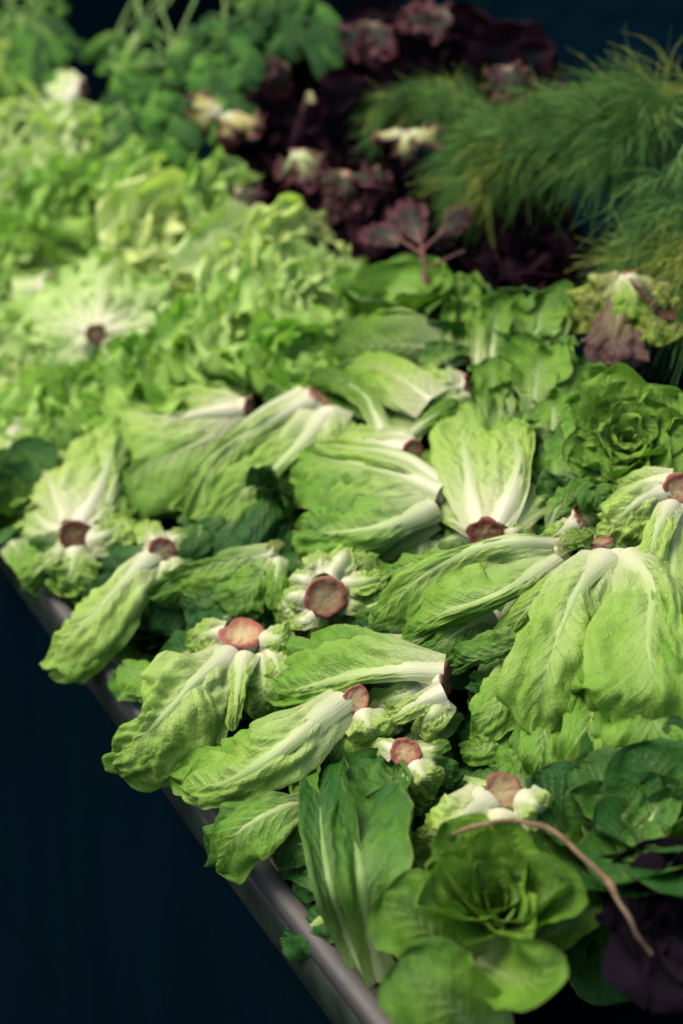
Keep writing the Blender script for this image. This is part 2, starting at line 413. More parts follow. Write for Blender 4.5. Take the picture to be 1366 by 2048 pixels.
def stem(head, x, y, lift, rpx, d, dark=0.0, depth=1.0, name='cut_stem', flare=1.0):
    """the cut stem: d = (right, up, towards the camera) is the way the cut faces"""
    P = at(x, y, lift - .7 - (1 - max(d[2], .2)) * 1.2); S = F / np.dot(P - C0, FW); r = rpx / S
    tc = unit(C0 - P)
    a = unit(d[0] * RT + d[1] * UP + d[2] * tc)
    e1 = unit(np.cross(a, np.array((.3, .2, 1.0)))); e2 = np.cross(a, e1)
    prof = [(0.0, -.05, 0), (.22, -.04, .22), (.42, -.05, .42), (.6, -.03, .6), (.72, .01, .72), (.82, .06, .82), (.92, .09, .92), (1.0, .03, 1.0), (1.03, -.09, 1.08), (1.0, -.2, 1.25),
            (.9, -.36, 1.4), (.8, -.6, 1.6), (.78, -.9 * depth, 1.8), (.6, -1.2 * depth, 2.0)]
    n = 44; th = np.linspace(0, 2 * np.pi, n, endpoint=False)
    _seed[0] += 1; sd_ = _seed[0] * .77
    G = []
    for q, (rr, z, _) in enumerate(prof):
        wob = 1 + (.12 * noise(np.cos(th) * 1.6 + 3, np.sin(th) * 1.6, sd_) + .08 * noise(np.cos(th) * 4, np.sin(th) * 4, sd_ + 3)) * min(1, rr)
        zz = z * r + r * .08 * noise(np.cos(th) * 5 * rr + q * .3, np.sin(th) * 4 * rr, sd_ + 9) * (1 if rr < 1.01 else 2)
        G.append(P + (np.cos(th) * rr * r * wob)[:, None] * e1 + (np.sin(th) * rr * r * wob)[:, None] * e2 + zz[:, None] * a)
    uv = np.array([[(k / n, p_[2]) for k in range(n)] for p_ in prof])
    return link(name, make_mesh(name, np.array(G), grid_faces(len(prof), n, True), uv, M_STEM), head, (.5, dark, 0, 1))
def head_at(label, x, y, lift=0, group='romaine lettuces heaped along the rail', name='romaine_lettuce', cat='lettuce'):
    return thing(name, label, cat, at(x, y, lift), group)
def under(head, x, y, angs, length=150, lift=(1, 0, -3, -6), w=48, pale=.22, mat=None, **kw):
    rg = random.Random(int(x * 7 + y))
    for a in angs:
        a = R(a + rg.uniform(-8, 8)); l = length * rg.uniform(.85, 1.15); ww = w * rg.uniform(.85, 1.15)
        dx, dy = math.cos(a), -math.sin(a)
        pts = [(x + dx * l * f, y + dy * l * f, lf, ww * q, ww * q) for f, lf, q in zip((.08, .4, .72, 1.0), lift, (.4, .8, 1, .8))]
        leaf(head, pts, pale=pale - .08 + rg.uniform(-.1, .1), roll=rg.uniform(-25, 25), cup=rg.uniform(.1, .5), mat=mat, nv=30, nu=15, **kw)  # pale lowered: shade of the gaps between heads put into the leaf colour
def rosette(head, x, y, lift, axis, n=16, l0=5, l1=14, a0=12, a1=75, wf=.34, curl=15, cup=-.35, mat=None, ribmat=None, pale=.4, palein=.2, seed=1,
            frill=.0022, ff=2.2, pucker=.0012, wave=.0045, nu=15, nv=28, rib=.55, yel=.2, jit=8, phis=None, tipr=.7, base=.38, **kw):
    """leaves opening round an axis (right, up, towards the camera); lengths in centimetres"""
    rg = random.Random(seed)
    P0 = at(x, y, lift)
    a = unit(axis[0] * RT + axis[1] * UP + axis[2] * unit(C0 - P0))
    e1 = unit(np.cross(a, np.array((.31, .7, .2)))); e2 = np.cross(a, e1)
    b = P0 - a * l0 * .01 * .9
    s = np.linspace(0, 1, 6)
    for k in range(n):
        t = (k / max(n - 1, 1)) ** .8
        phi = k * 2.39996 + rg.uniform(-.3, .3)
        al = a0 + (a1 - a0) * t + rg.uniform(-jit, jit)
        l = (l0 + (l1 - l0) * t) * .01 * rg.uniform(.9, 1.1)
        r_ = e1 * math.cos(phi) + e2 * math.sin(phi)
        ang = np.radians(al * (.55 + .45 * s) + curl * rg.uniform(.3, 1.2) * s ** 2)
        st = np.cos(ang)[:, None] * a + np.sin(ang)[:, None] * r_
        P = b + r_ * .004 + np.vstack([np.zeros(3), np.cumsum(st[:-1] * (l / 5), axis=0)])
        N = np.sin(ang)[:, None] * a - np.cos(ang)[:, None] * r_
        w = l * wf * rg.uniform(.85, 1.15)
        W = w * np.array([base, .52, .78, 1, 1, .8])
        add_leaf(head, P, N, W, W, mat=mat, ribmat=ribmat or M_RBG, pale=pale + palein * (1 - t) + rg.uniform(-.1, .1), yel=yel, cup=cup * rg.uniform(.6, 1.3),
                 frill=frill * rg.uniform(.7, 1.3), ff=ff, pucker=pucker, wave=wave, nu=nu, nv=nv, rib=rib, ribh=.3, tipr=tipr, **kw)
def tube(P, r, n=8):
    P = np.asarray(P, float); T = unit(np.gradient(P, axis=0))
    ref = np.array((.2, .3, .93)); e1 = unit(np.cross(T, ref)); e2 = np.cross(T, e1)
    th = np.linspace(0, 2 * np.pi, n, endpoint=False)
    r = np.broadcast_to(r, (len(P),))
    G = P[:, None, :] + r[:, None, None] * (np.cos(th)[None, :, None] * e1[:, None, :] + np.sin(th)[None, :, None] * e2[:, None, :])
    uv = np.stack(np.meshgrid(np.linspace(0, 1, n), np.linspace(0, 1, len(P))), -1)
    return G, grid_faces(len(P), n, True), uv
# ------------------------------------------------------------------ the stall: shelf, rail, panel, cloth, ground
def flat_mat(name, col, rough, nscale=8, namt=.3, bumpd=.001, spec=.4, col2=None):
    t = NT(name)
    pos = t.n('ShaderNodeTexCoord').outputs['Object']
    n1 = t.noise(pos, nscale, 5, .6); n2 = t.noise(pos, nscale * 9, 4, .6)
    c = t.mix(t.math('MULTIPLY', t.ramp(n1, .38, .66), namt * 2, clamp=True), col, col2 or tuple(q * .45 for q in col))
    c = t.mix(t.math('MULTIPLY', t.ramp(n2, .55, .75), namt), c, tuple(q * .6 for q in col))
    return t.bsdf(c, t.math('MULTIPLY_ADD', n2, .3, rough - .15), t.bump(t.math('ADD', n1, t.math('MULTIPLY', n2, .3)), bumpd), spec)
M_RAIL = flat_mat('rail_metal', (.074, .073, .071), .6, 14, .3, .0008, .45, (.085, .07, .06))
M_PANEL = flat_mat('front_panel', (.022, .034, .024), .45, 26, .4, .002, .35, (.008, .014, .010))
M_CLOTH = flat_mat('navy_cloth', (.0012, .0058, .0112), .9, 5, .4, .004, .0, (.0008, .0065, .0085))
M_SHELF = flat_mat('shelf_tray', (.0008, .005, .009), .9, 10, .3, .001, 0.0)
M_GROUND = flat_mat('dark_paving', (.0008, .004, .0075), .9, 3, .4, .004, .0)
M_TWIG = flat_mat('dry_stalk', (.23, .155, .09), .75, 60, .4, .0012, .15, (.11, .065, .04))
ra = at(30, 1096, -5)
dirb = (772 - 683) / F * RT - (2048 - 1024) / F * UP + FW
rb = C0 + dirb * ((ra[2] - CAMZ) / dirb[2])
rd = unit(rb - ra); RZ = ra[2]
out = unit(np.array((-rd[1], rd[0], 0)));
if np.dot(out, C0 - ra) < 0: out = -out
inn = -out
Z1 = np.array((0, 0, 1.0))
def sweep_profile(name, prof, s0, s1, ns, mat, parent=None, wob=0.0, closed=True):
    ss = np.linspace(s0, s1, ns); G = []
    for q in ss:
        o_ = ra + rd * q
        G.append([o_ + out * (a + wob * noise(q * 3, i * .2)) + Z1 * (b + wob * .6 * noise(q * 2.3 + 7, i * .2)) for i, (a, b) in enumerate(prof)])
    G = np.array(G); n = len(prof)
    uv = np.stack(np.meshgrid(np.linspace(0, 1, n), ss), -1)
    return link(name, make_mesh(name, G, grid_faces(ns, n, closed), uv, mat), parent)
rail = thing('shelf_rail', 'long grey-brown metal rail along the near edge of the vegetable shelf', 'rail', ra)
lip = [(.0085 * math.cos(a), .0045 * math.sin(a)) for a in np.linspace(0, math.pi, 9)]
prof = [(.0088, -.014)] + lip + [(-.0088, -.003), (-.011, -.007), (-.011, -.017), (.0045, -.017)]
sweep_profile('rail_bar', prof, -1.2, 1.5, 60, M_RAIL, rail, .0012)
sweep_profile('inner_flange', [(-.0125, -.008), (-.021, -.012), (-.025, -.030), (-.0125, -.030)], -1.2, 1.5, 40, flat_mat('rail_flange', (.085, .07, .062), .5, 20, .3, .0006), rail, .001)
sweep_profile('front_panel', [(.0040, -.0175), (.006, -.032), (.005, -.062), (.0, -.068), (-.01, -.068), (-.01, -.0185)], -1.2, 1.5, 90, M_PANEL, rail, .003)
# shelf the heap lies on
e_in = unit(np.cross(rd, np.cross(inn, rd) * 1.0)); e_pl = unit(inn * .93 + Z1 * .36)
sh = []
for q in np.linspace(-1.4, .86, 12):
    sh.append([ra + rd * q + inn * (.046 + .0) + Z1 * (-.033) + e_pl * t_ for t_ in np.linspace(0, 2.4, 12)])
o = link('shelf', make_mesh('shelf', np.array(sh), grid_faces(12, 12), None, M_SHELF)); o['kind'] = 'structure'
# cloth that hangs below the rail
nx_, nz_ = 220, 40
G = []
for q in np.linspace(-1.2, 1.5, nx_):
    col_ = []
    for z in np.linspace(0, 1, nz_):
        f = .009 * math.sin(q * 19 + 1.5 * noise(q * 3, 1.0)) + .005 * math.sin(q * 43 + z) + .03 * float(noise(q * 5, z * 2.0, 4))
        col_.append(ra + rd * q + out * (-.012 + f * (z ** .6) * .9 + .012 * z) + Z1 * (-.0690 - z * (RZ - .075)))
    G.append(col_)
o = link('hanging_cloth', make_mesh('hanging_cloth', np.array(G), grid_faces(nx_, nz_), None, M_CLOTH))
tag(o, 'dark navy cloth hanging in folds below the metal rail', 'cloth')
g = 6.0
o = link('ground', make_mesh('ground', [(-g, -g, 0), (g, -g, 0), (g, g, 0), (-g, g, 0)], [[0, 1, 2, 3]], None, M_GROUND)); o['kind'] = 'structure'
# side board that closes the shelf at the near end
q0 = .60
p0 = ra + rd * q0
G = []
bd = [(0.0, -.07), (0.0, .012), (0.006, .016), (.012, .012), (.012, -.07)]
for t_ in np.linspace(.05, 1.2, 14):
    G.append([p0 + rd * a + e_pl * t_ + Z1 * b for a, b in bd])
o = link('side_board', make_mesh('side_board', np.array(G), grid_faces(14, 5), None, flat_mat('board', (.012, .022, .026), .5, 20, .3)))
tag(o, 'dark low board closing the shelf in the bottom right corner', 'board')
# dark backdrop behind the display
G = []
for q in np.linspace(0, 1, 60):
    col_ = []
    for z in np.linspace(0, 1, 24):
        x = -2.6 + 5.4 * q
        col_.append((x, 3.75 - .55 * (q - .5) + .05 * math.sin(q * 60 + z) + .06 * float(noise(q * 12, z * 2)), .0 + 2.6 * z))
    G.append(col_)
o = link('backdrop_cloth', make_mesh('backdrop_cloth', np.array(G), grid_faces(60, 24), None, M_CLOTH))
tag(o, 'near-black navy cloth hanging behind the greens at the top', 'cloth')
# ------------------------------------------------------------------ romaine heads with their cut stems showing
T_ = 6
h = head_at('pale romaine with a dark brown cut stem facing out, by the rail at the left', 147, 1070)
stem(h, 147, 1070, 4.5, 29, (-.05, -.25, 1), dark=1)
leaf(h, [(160, 1045, 3.5, 22, 20), (190, 990, 5, 72, 34), (212, 935, 5.5, 88, 22), (232, 880, 4, 75, 14), (246, 838, 1, 55, 8)], pale=0.92, pucker=.0055, wave=.012, cup=.15, rib=1.3)
leaf(h, [(135, 1040, 3.5, 16, 22), (117, 1000, 4.5, 30, 52), (100, 965, 4.5, 40, 55), (75, 935, 2, 40, 45), (48, 925, -1, 26, 26)], pale=0.97, pucker=.005, wave=.010, rib=1.0)
leaf(h, [(120, 1062, 3, 18, 18), (88, 1045, 2.5, 38, 35), (62, 1015, 1, 45, 42), (45, 975, -2, 30, 30)], pale=0.72, pucker=.005, wave=.01)
leaf(h, [(125, 1095, 3, 13, 12), (98, 1122, 4, 14, 34), (70, 1150, 3.5, 9, 38), (55, 1172, 1, 5, 20)], pale=0.67, rib=.9)
leaf(h, [(176, 1080, 3, 26, 20), (208, 1070, 4, 40, 38), (236, 1055, 2.5, 42, 36), (252, 1035, 0, 25, 22)], pale=0.87, pucker=.004)
leaf(h, [(178, 1052, 2, 20, 20), (212, 1020, 2.5, 44, 30), (246, 1000, 0, 35, 28)], pale=0.82, pucker=.004)
leaf(h, [(150, 1098, 2, 24, 24), (143, 1140, 2, 48, 45), (128, 1188, -2, 40, 40)], pale=0.67, frill=.009, ff=5)
under(h, 147, 1075, (130, 180, 225, 265, 300, 20), 120, pale=0.20)

h = head_at('romaine whose single long leaf hangs out over the rail, left of the heap', 325, 1105)
stem(h, 325, 1104, 5, 29, (.25, -.12, 1), dark=.1)
leaf(h, [(306, 1104, 4.5, 28, 24), (252, 1158, 6.5, 42, 50), (197, 1220, 6.5, 54, 60), (138, 1276, 4.5, 54, 55), (96, 1318, 0, 38, 36)], pale=0.79, cup=.35, cupl=.55, rib=1.25, pucker=.0038, roll=12)
leaf(h, [(312, 1085, 3, 18, 16), (298, 1066, 3.5, 26, 24), (290, 1044, 1, 20, 20)], pale=1, rib=.6)
leaf(h, [(335, 1128, 2.5, 22, 22), (305, 1170, 2, 32, 32), (272, 1222, -1, 30, 28)], pale=0.47, rib=1.0)
leaf(h, [(348, 1118, 2, 20, 20), (345, 1160, 1.5, 28, 28), (330, 1215, -1, 28, 28)], pale=0.35, rib=1.0)
leaf(h, [(340, 1082, 3, 18, 16), (362, 1070, 3, 20, 20), (378, 1062, 1, 14, 14)], pale=0.77, rib=.7)
under(h, 325, 1110, (200, 240, 285, 320), 150, pale=0.15)

h = head_at('romaine lying on its side, one broad pointed leaf left, brown stem end turned right', 495, 815)
stem(h, 499, 815, 5, 23, (1, .02, .38), dark=.15)
leaf(h, [(488, 816, 4.5, 22, 15), (420, 823, 6.5, 66, 20), (342, 836, 7, 86, 7), (276, 824, 5.5, 70, 7), (221, 799, 3, 22, 5)], pale=0.79, cup=.15, rib=1.25, tipr=.93, pucker=.0038, wave=.008, wilt=.3)
leaf(h, [(480, 806, 3, 12, 12), (425, 797, 3.5, 24, 24), (372, 798, 2.5, 26, 24), (325, 812, 0, 12, 12)], pale=0.87, pucker=.005, frill=.006, rib=.7)
leaf(h, [(465, 855, 0, 25, 20), (385, 892, 3, 78, 26), (308, 925, 3.5, 98, 24), (255, 958, 2.5, 82, 22), (210, 992, -1, 55, 16)], pale=0.52, cup=.12, rib=.8, pucker=.0015)
leaf(h, [(470, 840, -1, 25, 25), (400, 900, -1, 60, 55), (340, 960, -2, 60, 60), (290, 1010, -4, 40, 40)], pale=0.30)
under(h, 470, 830, (185, 205, 225), 190, pale=0.20, lift=(0, -1, -3, -5))

h = head_at('big tapering romaine whose split reddish stem end points up, at the top of the heap', 648, 797)
stem(h, 645, 799, 6.5, 34, (.62, .72, .22), dark=.0, flare=.7)
leaf(h, [(628, 795, 6.5, 28, 24), (516, 857, 8.5, 42, 13), (438, 921, 8.5, 46, 11), (402, 975, 6.5, 54, 13), (376, 1036, 2, 50, 18)], pale=0.82, cup=.3, rib=1.35, pucker=.0038, frill=.004)
leaf(h, [(652, 832, 5.5, 26, 40), (602, 888, 6, 20, 46), (541, 945, 5, 18, 52), (478, 994, 3, 58, 50), (452, 1064, -2, 50, 40)], pale=0.69, cup=.2, rib=1.5, pucker=.003)
leaf(h, [(607, 782, 5.5, 22, 10), (520, 826, 6.5, 30, 10), (452, 880, 6, 28, 10), (402, 938, 4, 26, 16), (362, 984, 0, 22, 18)], pale=0.77, cup=.3, rib=1.1)
leaf(h, [(658, 815, 5.5, 30, 24), (654, 850, 5.5, 40, 28), (640, 900, 4, 42, 30), (605, 960, 0, 40, 40)], pale=1, rib=1.0, ribh=.25)
for pts in ([(575, 930, -1, 25, 22), (535, 1005, 2, 32, 32), (498, 1065, 1, 32, 28), (466, 1118, -2, 12, 10)],
            [(490, 1000, -1, 28, 28), (455, 1065, 0, 32, 30), (432, 1128, -3, 18, 16)],
            [(450, 1005, -1, 25, 25), (425, 1048, 1, 30, 30), (420, 1092, -2, 22, 22)],
            [(420, 1000, -1, 25, 25), (385, 1050, 1, 30, 30), (362, 1080, -1, 22, 22)],
            [(560, 980, -3, 30, 30), (540, 1050, -2, 34, 34), (515, 1100, -4, 20, 20)],
            [(400, 1020, -1, 20, 20), (400, 1065, 1.5, 30, 30), (375, 1095, 2, 26, 24), (352, 1085, 1, 16, 16)]):
    leaf(h, pts, pale=0.14, rib=.7, cup=.4, nv=32, nu=17, ribmat=M_RBG)
under(h, 620, 850, (215, 230, 245), 230, pale=0.15, lift=(0, -1, -3, -5))

h = head_at('plump romaine pointing left, two broad veined leaves and dark inner leaves at its tip', 884, 985)
stem(h, 884, 988, 5.5, 26, (.95, -.15, -.2), flare=1.2)
leaf(h, [(880, 982, 6.5, 24, 14), (810, 952, 8.5, 58, 10), (736, 933, 9, 76, 9), (660, 917, 8.5, 80, 7), (611, 903, 6, 70, 5)], pale=0.59, cup=.22, rib=1.3, tipr=.95, pucker=.0033, frill=.003)
leaf(h, [(870, 1010, 5, 20, 28), (795, 1046, 7, 24, 58), (736, 1059, 7.5, 32, 68), (662, 1064, 7, 36, 66), (598, 1062, 4, 48, 52)], pale=0.49, cup=.22, cupl=.5, rib=1.3, tipr=.94, pucker=.0033, roll=0)
leaf(h, [(880, 966, 6, 20, 12), (824, 922, 7.5, 30, 12), (766, 903, 8, 34, 14), (684, 892, 6.5, 32, 10), (588, 882, 3, 22, 8)], pale=0.79, cup=.25, rib=1.2, frill=.004)
leaf(h, [(865, 1030, 3, 22, 22), (790, 1075, 3, 30, 25), (700, 1092, 2, 30, 26), (620, 1095, 0, 22, 20)], pale=0.22, rib=.8)
rosette(h, 566, 1000, .6, (-.9, -.35, .6), n=20, l0=3.5, l1=8, a0=8, a1=60, wf=.36, mat=M_ROM, pale=0.06, palein=.12, seed=5, curl=18)
under(h, 850, 1010, (170, 180, 190, 200), 250, pale=0.10, lift=(1, 0, -2, -3))

h = head_at('small pale romaine behind the plump one, its round brown stem end facing right', 824, 902, 0)
stem(h, 826, 901, 4.5, 22, (.55, -.12, 1), dark=.05)
leaf(h, [(808, 897, 4, 22, 24), (762, 886, 5, 26, 26), (702, 880, 4, 26, 20), (655, 886, 1, 18, 16)], pale=0.97, rib=1.1)
leaf(h, [(818, 884, 3, 14, 12), (795, 868, 4, 22, 16), (742, 864, 3.5, 28, 16), (690, 868, 1, 20, 14)], pale=1.00, rib=.7)
leaf(h, [(740, 886, 1, 25, 25), (695, 868, 2.5, 30, 30), (655, 862, 0, 22, 26)], pale=0.67, pucker=.005, frill=.005)
under(h, 800, 895, (160, 180, 200), 150, pale=0.20)

h = head_at('romaine with a dark round stem end and two white ribs spreading up in a V', 970, 1068)
stem(h, 970, 1068, 5.5, 34, (-.02, -.3, 1), dark=.75)
leaf(h, [(958, 1046, 5, 22, 24), (943, 985, 6.5, 44, 42), (929, 900, 7, 62, 60), (914, 845, 5.5, 50, 48), (896, 812, 2.5, 34, 30)], pale=0.79, rib=1.5, pucker=.0055, wave=.012, cup=.2, wilt=.35)
leaf(h, [(995, 1046, 5, 20, 22), (1026, 975, 7, 62, 28), (1038, 915, 7, 80, 24), (1031, 875, 5, 66, 34), (1036, 838, 2, 44, 30)], pale=0.82, rib=1.5, pucker=.005, wave=.012, cup=.15)
leaf(h, [(1002, 1060, 3, 20, 18), (1036, 1028, 4, 32, 30), (1070, 980, 2, 45, 40), (1082, 925, -1, 36, 34)], pale=0.62, pucker=.005, wave=.01)
leaf(h, [(1006, 1074, 3, 15, 14), (1035, 1058, 3.5, 26, 20), (1068, 1050, 1, 22, 18)], pale=0.92)
leaf(h, [(945, 1062, 3, 12, 12), (908, 1042, 3.5, 12, 14), (872, 1022, 1, 10, 14)], pale=0.97, rib=1.0)
leaf(h, [(944, 1046, 3, 18, 18), (908, 1000, 4, 36, 34), (882, 950, 2, 38, 32), (862, 905, -1, 30, 28)], pale=0.67, pucker=.004)
under(h, 970, 1060, (30, 60, 90, 120, 150, 200, 340), 170, pale=0.30)

h = head_at('long romaine lying leftwards with a curved white rib along its top, below the V-ribbed one', 1130, 1092)
stem(h, 1138, 1088, 6.5, 22, (.9, .25, .1), flare=.6)
leaf(h, [(1140, 1092, 4.5, 22, 10), (1050, 1081, 9, 34, 10), (962, 1094, 9.5, 40, 16), (865, 1138, 8.5, 46, 28), (800, 1190, 6, 52, 32), (748, 1248, 1.5, 46, 26)], pale=0.67, cup=.3, rib=1.35)
leaf(h, [(1132, 1108, 4, 16, 22), (1030, 1172, 9, 16, 72), (958, 1205, 9.2, 14, 84), (885, 1228, 8, 16, 76), (808, 1272, 2, 16, 50)], pale=0.62, cup=.35, rib=1.4, pucker=.0025)
leaf(h, [(975, 1096, 5, 14, 12), (885, 1120, 6.5, 32, 22), (815, 1132, 5.5, 36, 24), (758, 1150, 2, 20, 16)], pale=0.52, frill=.005)
leaf(h, [(985, 1228, 2, 30, 18), (932, 1252, 4, 42, 20), (880, 1290, 4, 38, 22), (828, 1340, 0, 18, 10)], pale=0.30, cup=.3, rib=.8)
leaf(h, [(920, 1255, 1, 22, 18), (850, 1276, 3, 26, 12), (792, 1290, 2.5, 22, 14), (764, 1284, 0, 12, 10)], pale=0.26, rib=.6)
leaf(h, [(850, 1178, 3, 26, 20), (782, 1198, 4, 36, 26), (730, 1214, 3, 34, 26), (694, 1212, 0, 24, 20)], pale=0.25, rib=.7)
leaf(h, [(840, 1210, 2, 26, 20), (770, 1240, 2, 36, 26), (710, 1256, 0, 30, 26)], pale=0.15, rib=.7)
leaf(h, [(1000, 1230, 0, 40, 40), (930, 1290, 0, 40, 40), (880, 1330, -2, 25, 25)], pale=0.12)
under(h, 1100, 1120, (190, 200, 210, 222), 320, pale=0.15, lift=(1, 0, -2, -3))

h = head_at('largest romaine, a fan of wide veined leaves hanging down at the right edge', 1215, 1098)
stem(h, 1200, 1084, 7, 26, (-.15, .9, .3), flare=.7)
leaf(h, [(1235, 1105, 5.5, 40, 40), (1232, 1190, 7, 66, 62), (1225, 1300, 6, 84, 84), (1220, 1420, 3, 60, 60)], pale=0.57, cup=.15, rib=1)
leaf(h, [(1216, 1108, 7, 38, 34), (1164, 1168, 10, 62, 72), (1120, 1265, 10, 92, 66), (1086, 1370, 8, 88, 80), (1070, 1468, 2.5, 60, 62)], pale=0.69, cup=.18, cupl=.3, cupr=.3, rib=1.35, pucker=.0048, wave=.012, roll=-4)
leaf(h, [(1250, 1105, 6.5, 24, 30), (1303, 1165, 9.5, 40, 78), (1297, 1280, 10.5, 62, 116), (1304, 1380, 9, 76, 128), (1290, 1462, 3.5, 72, 92)], pale=0.65, cup=.14, rib=1.4, pucker=.0048, wave=.012)
leaf(h, [(1285, 1125, 5, 24, 24), (1342, 1215, 6, 40, 34), (1372, 1330, 5, 50, 40), (1385, 1430, 1, 36, 30)], pale=0.57, rib=1)
leaf(h, [(1195, 1106, 6.5, 15, 14), (1122, 1152, 8.5, 22, 26), (1052, 1222, 7.5, 22, 30), (985, 1296, 3, 16, 22)], pale=0.67, cup=.6, rib=1.0)
leaf(h, [(1180, 1130, 6, 16, 16), (1100, 1215, 7.5, 22, 26), (1050, 1285, 5, 26, 28), (1020, 1340, 2, 26, 26)], pale=0.57, cup=.6, rib=1.1)
leaf(h, [(1275, 1250, 2, 60, 50), (1297, 1380, 5, 85, 80), (1304, 1470, 5, 100, 90), (1298, 1568, 0, 72, 72)], pale=0.52, cup=.15, rib=.8)
leaf(h, [(1205, 1250, 1, 40, 40), (1192, 1390, 4, 50, 48), (1170, 1480, 4.5, 62, 50), (1146, 1570, 0, 45, 38)], pale=0.49, cup=.2, rib=1.0)
leaf(h, [(1135, 1340, 0, 36, 36), (1092, 1450, 3, 40, 44), (1078, 1520, 2.5, 44, 44), (1080, 1566, -1, 34, 34)], pale=0.49, cup=.25, rib=.6)
leaf(h, [(1070, 1300, 1, 30, 30), (1008, 1395, 4, 48, 50), (962, 1450, 3, 36, 40), (938, 1474, 0, 24, 24)], pale=0.55, cup=.3, rib=.6)
leaf(h, [(1070, 1264, 3, 12, 26), (1008, 1298, 5.5, 14, 36), (945, 1318, 5, 12, 34), (905, 1338, 2, 8, 18)], pale=0.30, cup=.5, rib=.4, roll=-20)
leaf(h, [(1030, 1300, 1, 40, 40), (985, 1370, 1, 48, 48), (962, 1428, -2, 34, 34)], pale=0.16, rib=.6)
leaf(h, [(1075, 1430, -1, 40, 40), (1045, 1510, 1, 52, 52), (1080, 1596, -2, 40, 40)], pale=0.36, rib=.6)
leaf(h, [(1020, 1455, -1, 25, 22), (968, 1494, 1.5, 30, 26), (922, 1496, -1, 14, 14)], pale=0.47, rib=.5)
leaf(h, [(1060, 1470, -2, 25, 25), (1010, 1530, 0, 32, 32), (995, 1575, -2, 25, 25)], pale=0.35, rib=.5)
leaf(h, [(1110, 1100, 6, 14, 14), (1140, 1080, 8, 20, 18), (1185, 1068, 8, 16, 14)], pale=0.57, wilt=.8, frill=.006, rib=.3)
under(h, 1230, 1200, (225, 245, 262, 280, 300), 290, pale=0.20, w=70, lift=(0, -1, -2, -4))

h = head_at('romaine cut by the right edge, blistered pale leaf under its reddish stem end', 1358, 980)
stem(h, 1357, 980, 6, 32, (.35, .05, 1), dark=.2)
leaf(h, [(1335, 980, 5.5, 22, 20), (1280, 1000, 7.5, 42, 40), (1228, 1046, 5.5, 42, 44), (1196, 1090, 1, 28, 30)], pale=0.92, pucker=.0055, wave=.01, rib=.9)
leaf(h, [(1345, 1002, 6.5, 18, 18), (1318, 1050, 8.5, 26, 26), (1300, 1110, 7, 28, 28), (1290, 1160, 3, 26, 26)], pale=1.0, rib=1.3)
leaf(h, [(1355, 1012, 4, 26, 26), (1348, 1090, 5, 52, 52), (1348, 1210, 4, 66, 60), (1352, 1340, 0, 52, 50)], pale=0.62, pucker=.005, rib=1.2)
leaf(h, [(1345, 960, 4, 20, 20), (1290, 965, 4, 30, 30), (1235, 990, 2, 34, 34), (1195, 1030, -1, 24, 24)], pale=0.77, pucker=.004)
under(h, 1340, 1000, (180, 210, 240, 270, 60), 170, pale=0.30)

h = head_at('ragged romaine with big oval reddish stem end and thick white ribs snapped short', 652, 1192)
stem(h, 652, 1195, 6, 42, (-.02, -.12, 1), dark=.1)
leaf(h, [(662, 1152, 4.5, 22, 24), (684, 1118, 6, 26, 26), (702, 1086, 4, 22, 22)], pale=1, rib=1.9, ribh=.7, tooth=.06)
leaf(h, [(690, 1166, 4.5, 20, 20), (730, 1163, 6.5, 24, 22), (772, 1152, 5, 20, 18)], pale=1, rib=2.0, ribh=.7, tooth=.06)
leaf(h, [(622, 1166, 4.5, 18, 18), (596, 1156, 5.5, 20, 22), (572, 1164, 3, 18, 20)], pale=1, rib=1.8, ribh=.7, tooth=.06)
leaf(h, [(614, 1198, 4, 18, 18), (586, 1192, 5, 22, 22), (558, 1208, 2, 24, 22)], pale=1.00, rib=1.6, ribh=.6, tooth=.08, frill=.005)
leaf(h, [(628, 1230, 4, 16, 16), (602, 1240, 4.5, 18, 18), (582, 1236, 2, 14, 14)], pale=0.97, rib=1.4, wilt=.5, tooth=.06)
leaf(h, [(645, 1148, 3, 20, 20), (640, 1120, 4.5, 30, 28), (655, 1098, 3, 22, 22)], pale=0.97, rib=.8, tooth=.06, frill=.005)
leaf(h, [(690, 1140, 3, 14, 14), (730, 1122, 4.5, 18, 22), (766, 1140, 2, 14, 16)], pale=0.67, rib=.4, tooth=.06, frill=.006)
leaf(h, [(590, 1210, 3, 18, 18), (570, 1225, 3, 24, 24), (556, 1246, 0, 18, 18)], pale=0.77, rib=.4, tooth=.08, frill=.007)
leaf(h, [(690, 1200, 3, 18, 18), (720, 1205, 3, 20, 22), (745, 1196, 1, 16, 18)], pale=0.77, rib=.8)
under(h, 652, 1195, (0, 40, 80, 120, 160, 200, 240, 330), 110, pale=0.30, w=38)

h = head_at('romaine with oval cut stem on top and a stained leaf hanging over the rail', 485, 1268)
stem(h, 485, 1268, 6.5, 45, (-.08, .78, .62), dark=.0)
leaf(h, [(466, 1300, 5.5, 28, 26), (420, 1338, 7.5, 60, 62), (385, 1366, 8, 74, 88), (346, 1411, 7.5, 92, 84), (300, 1456, 6, 84, 46), (232, 1524, 1, 62, 36)], pale=0.73, cup=.22, cupl=.42, rib=1.25, pucker=.005, wave=.009, wilt=.45, tooth=.04)
leaf(h, [(488, 1305, 5.5, 22, 22), (478, 1360, 6.5, 15, 20), (470, 1420, 5, 12, 15), (466, 1462, 3, 10, 12)], pale=0.87, rib=1.2)
leaf(h, [(520, 1310, 3.5, 25, 25), (528, 1370, 3, 48, 46), (512, 1436, -1, 52, 48)], pale=0.57, pucker=.004)
leaf(h, [(522, 1274, 4.5, 22, 22), (556, 1278, 5.5, 30, 26), (588, 1292, 3, 22, 22)], pale=1, rib=1.6, tooth=.05)
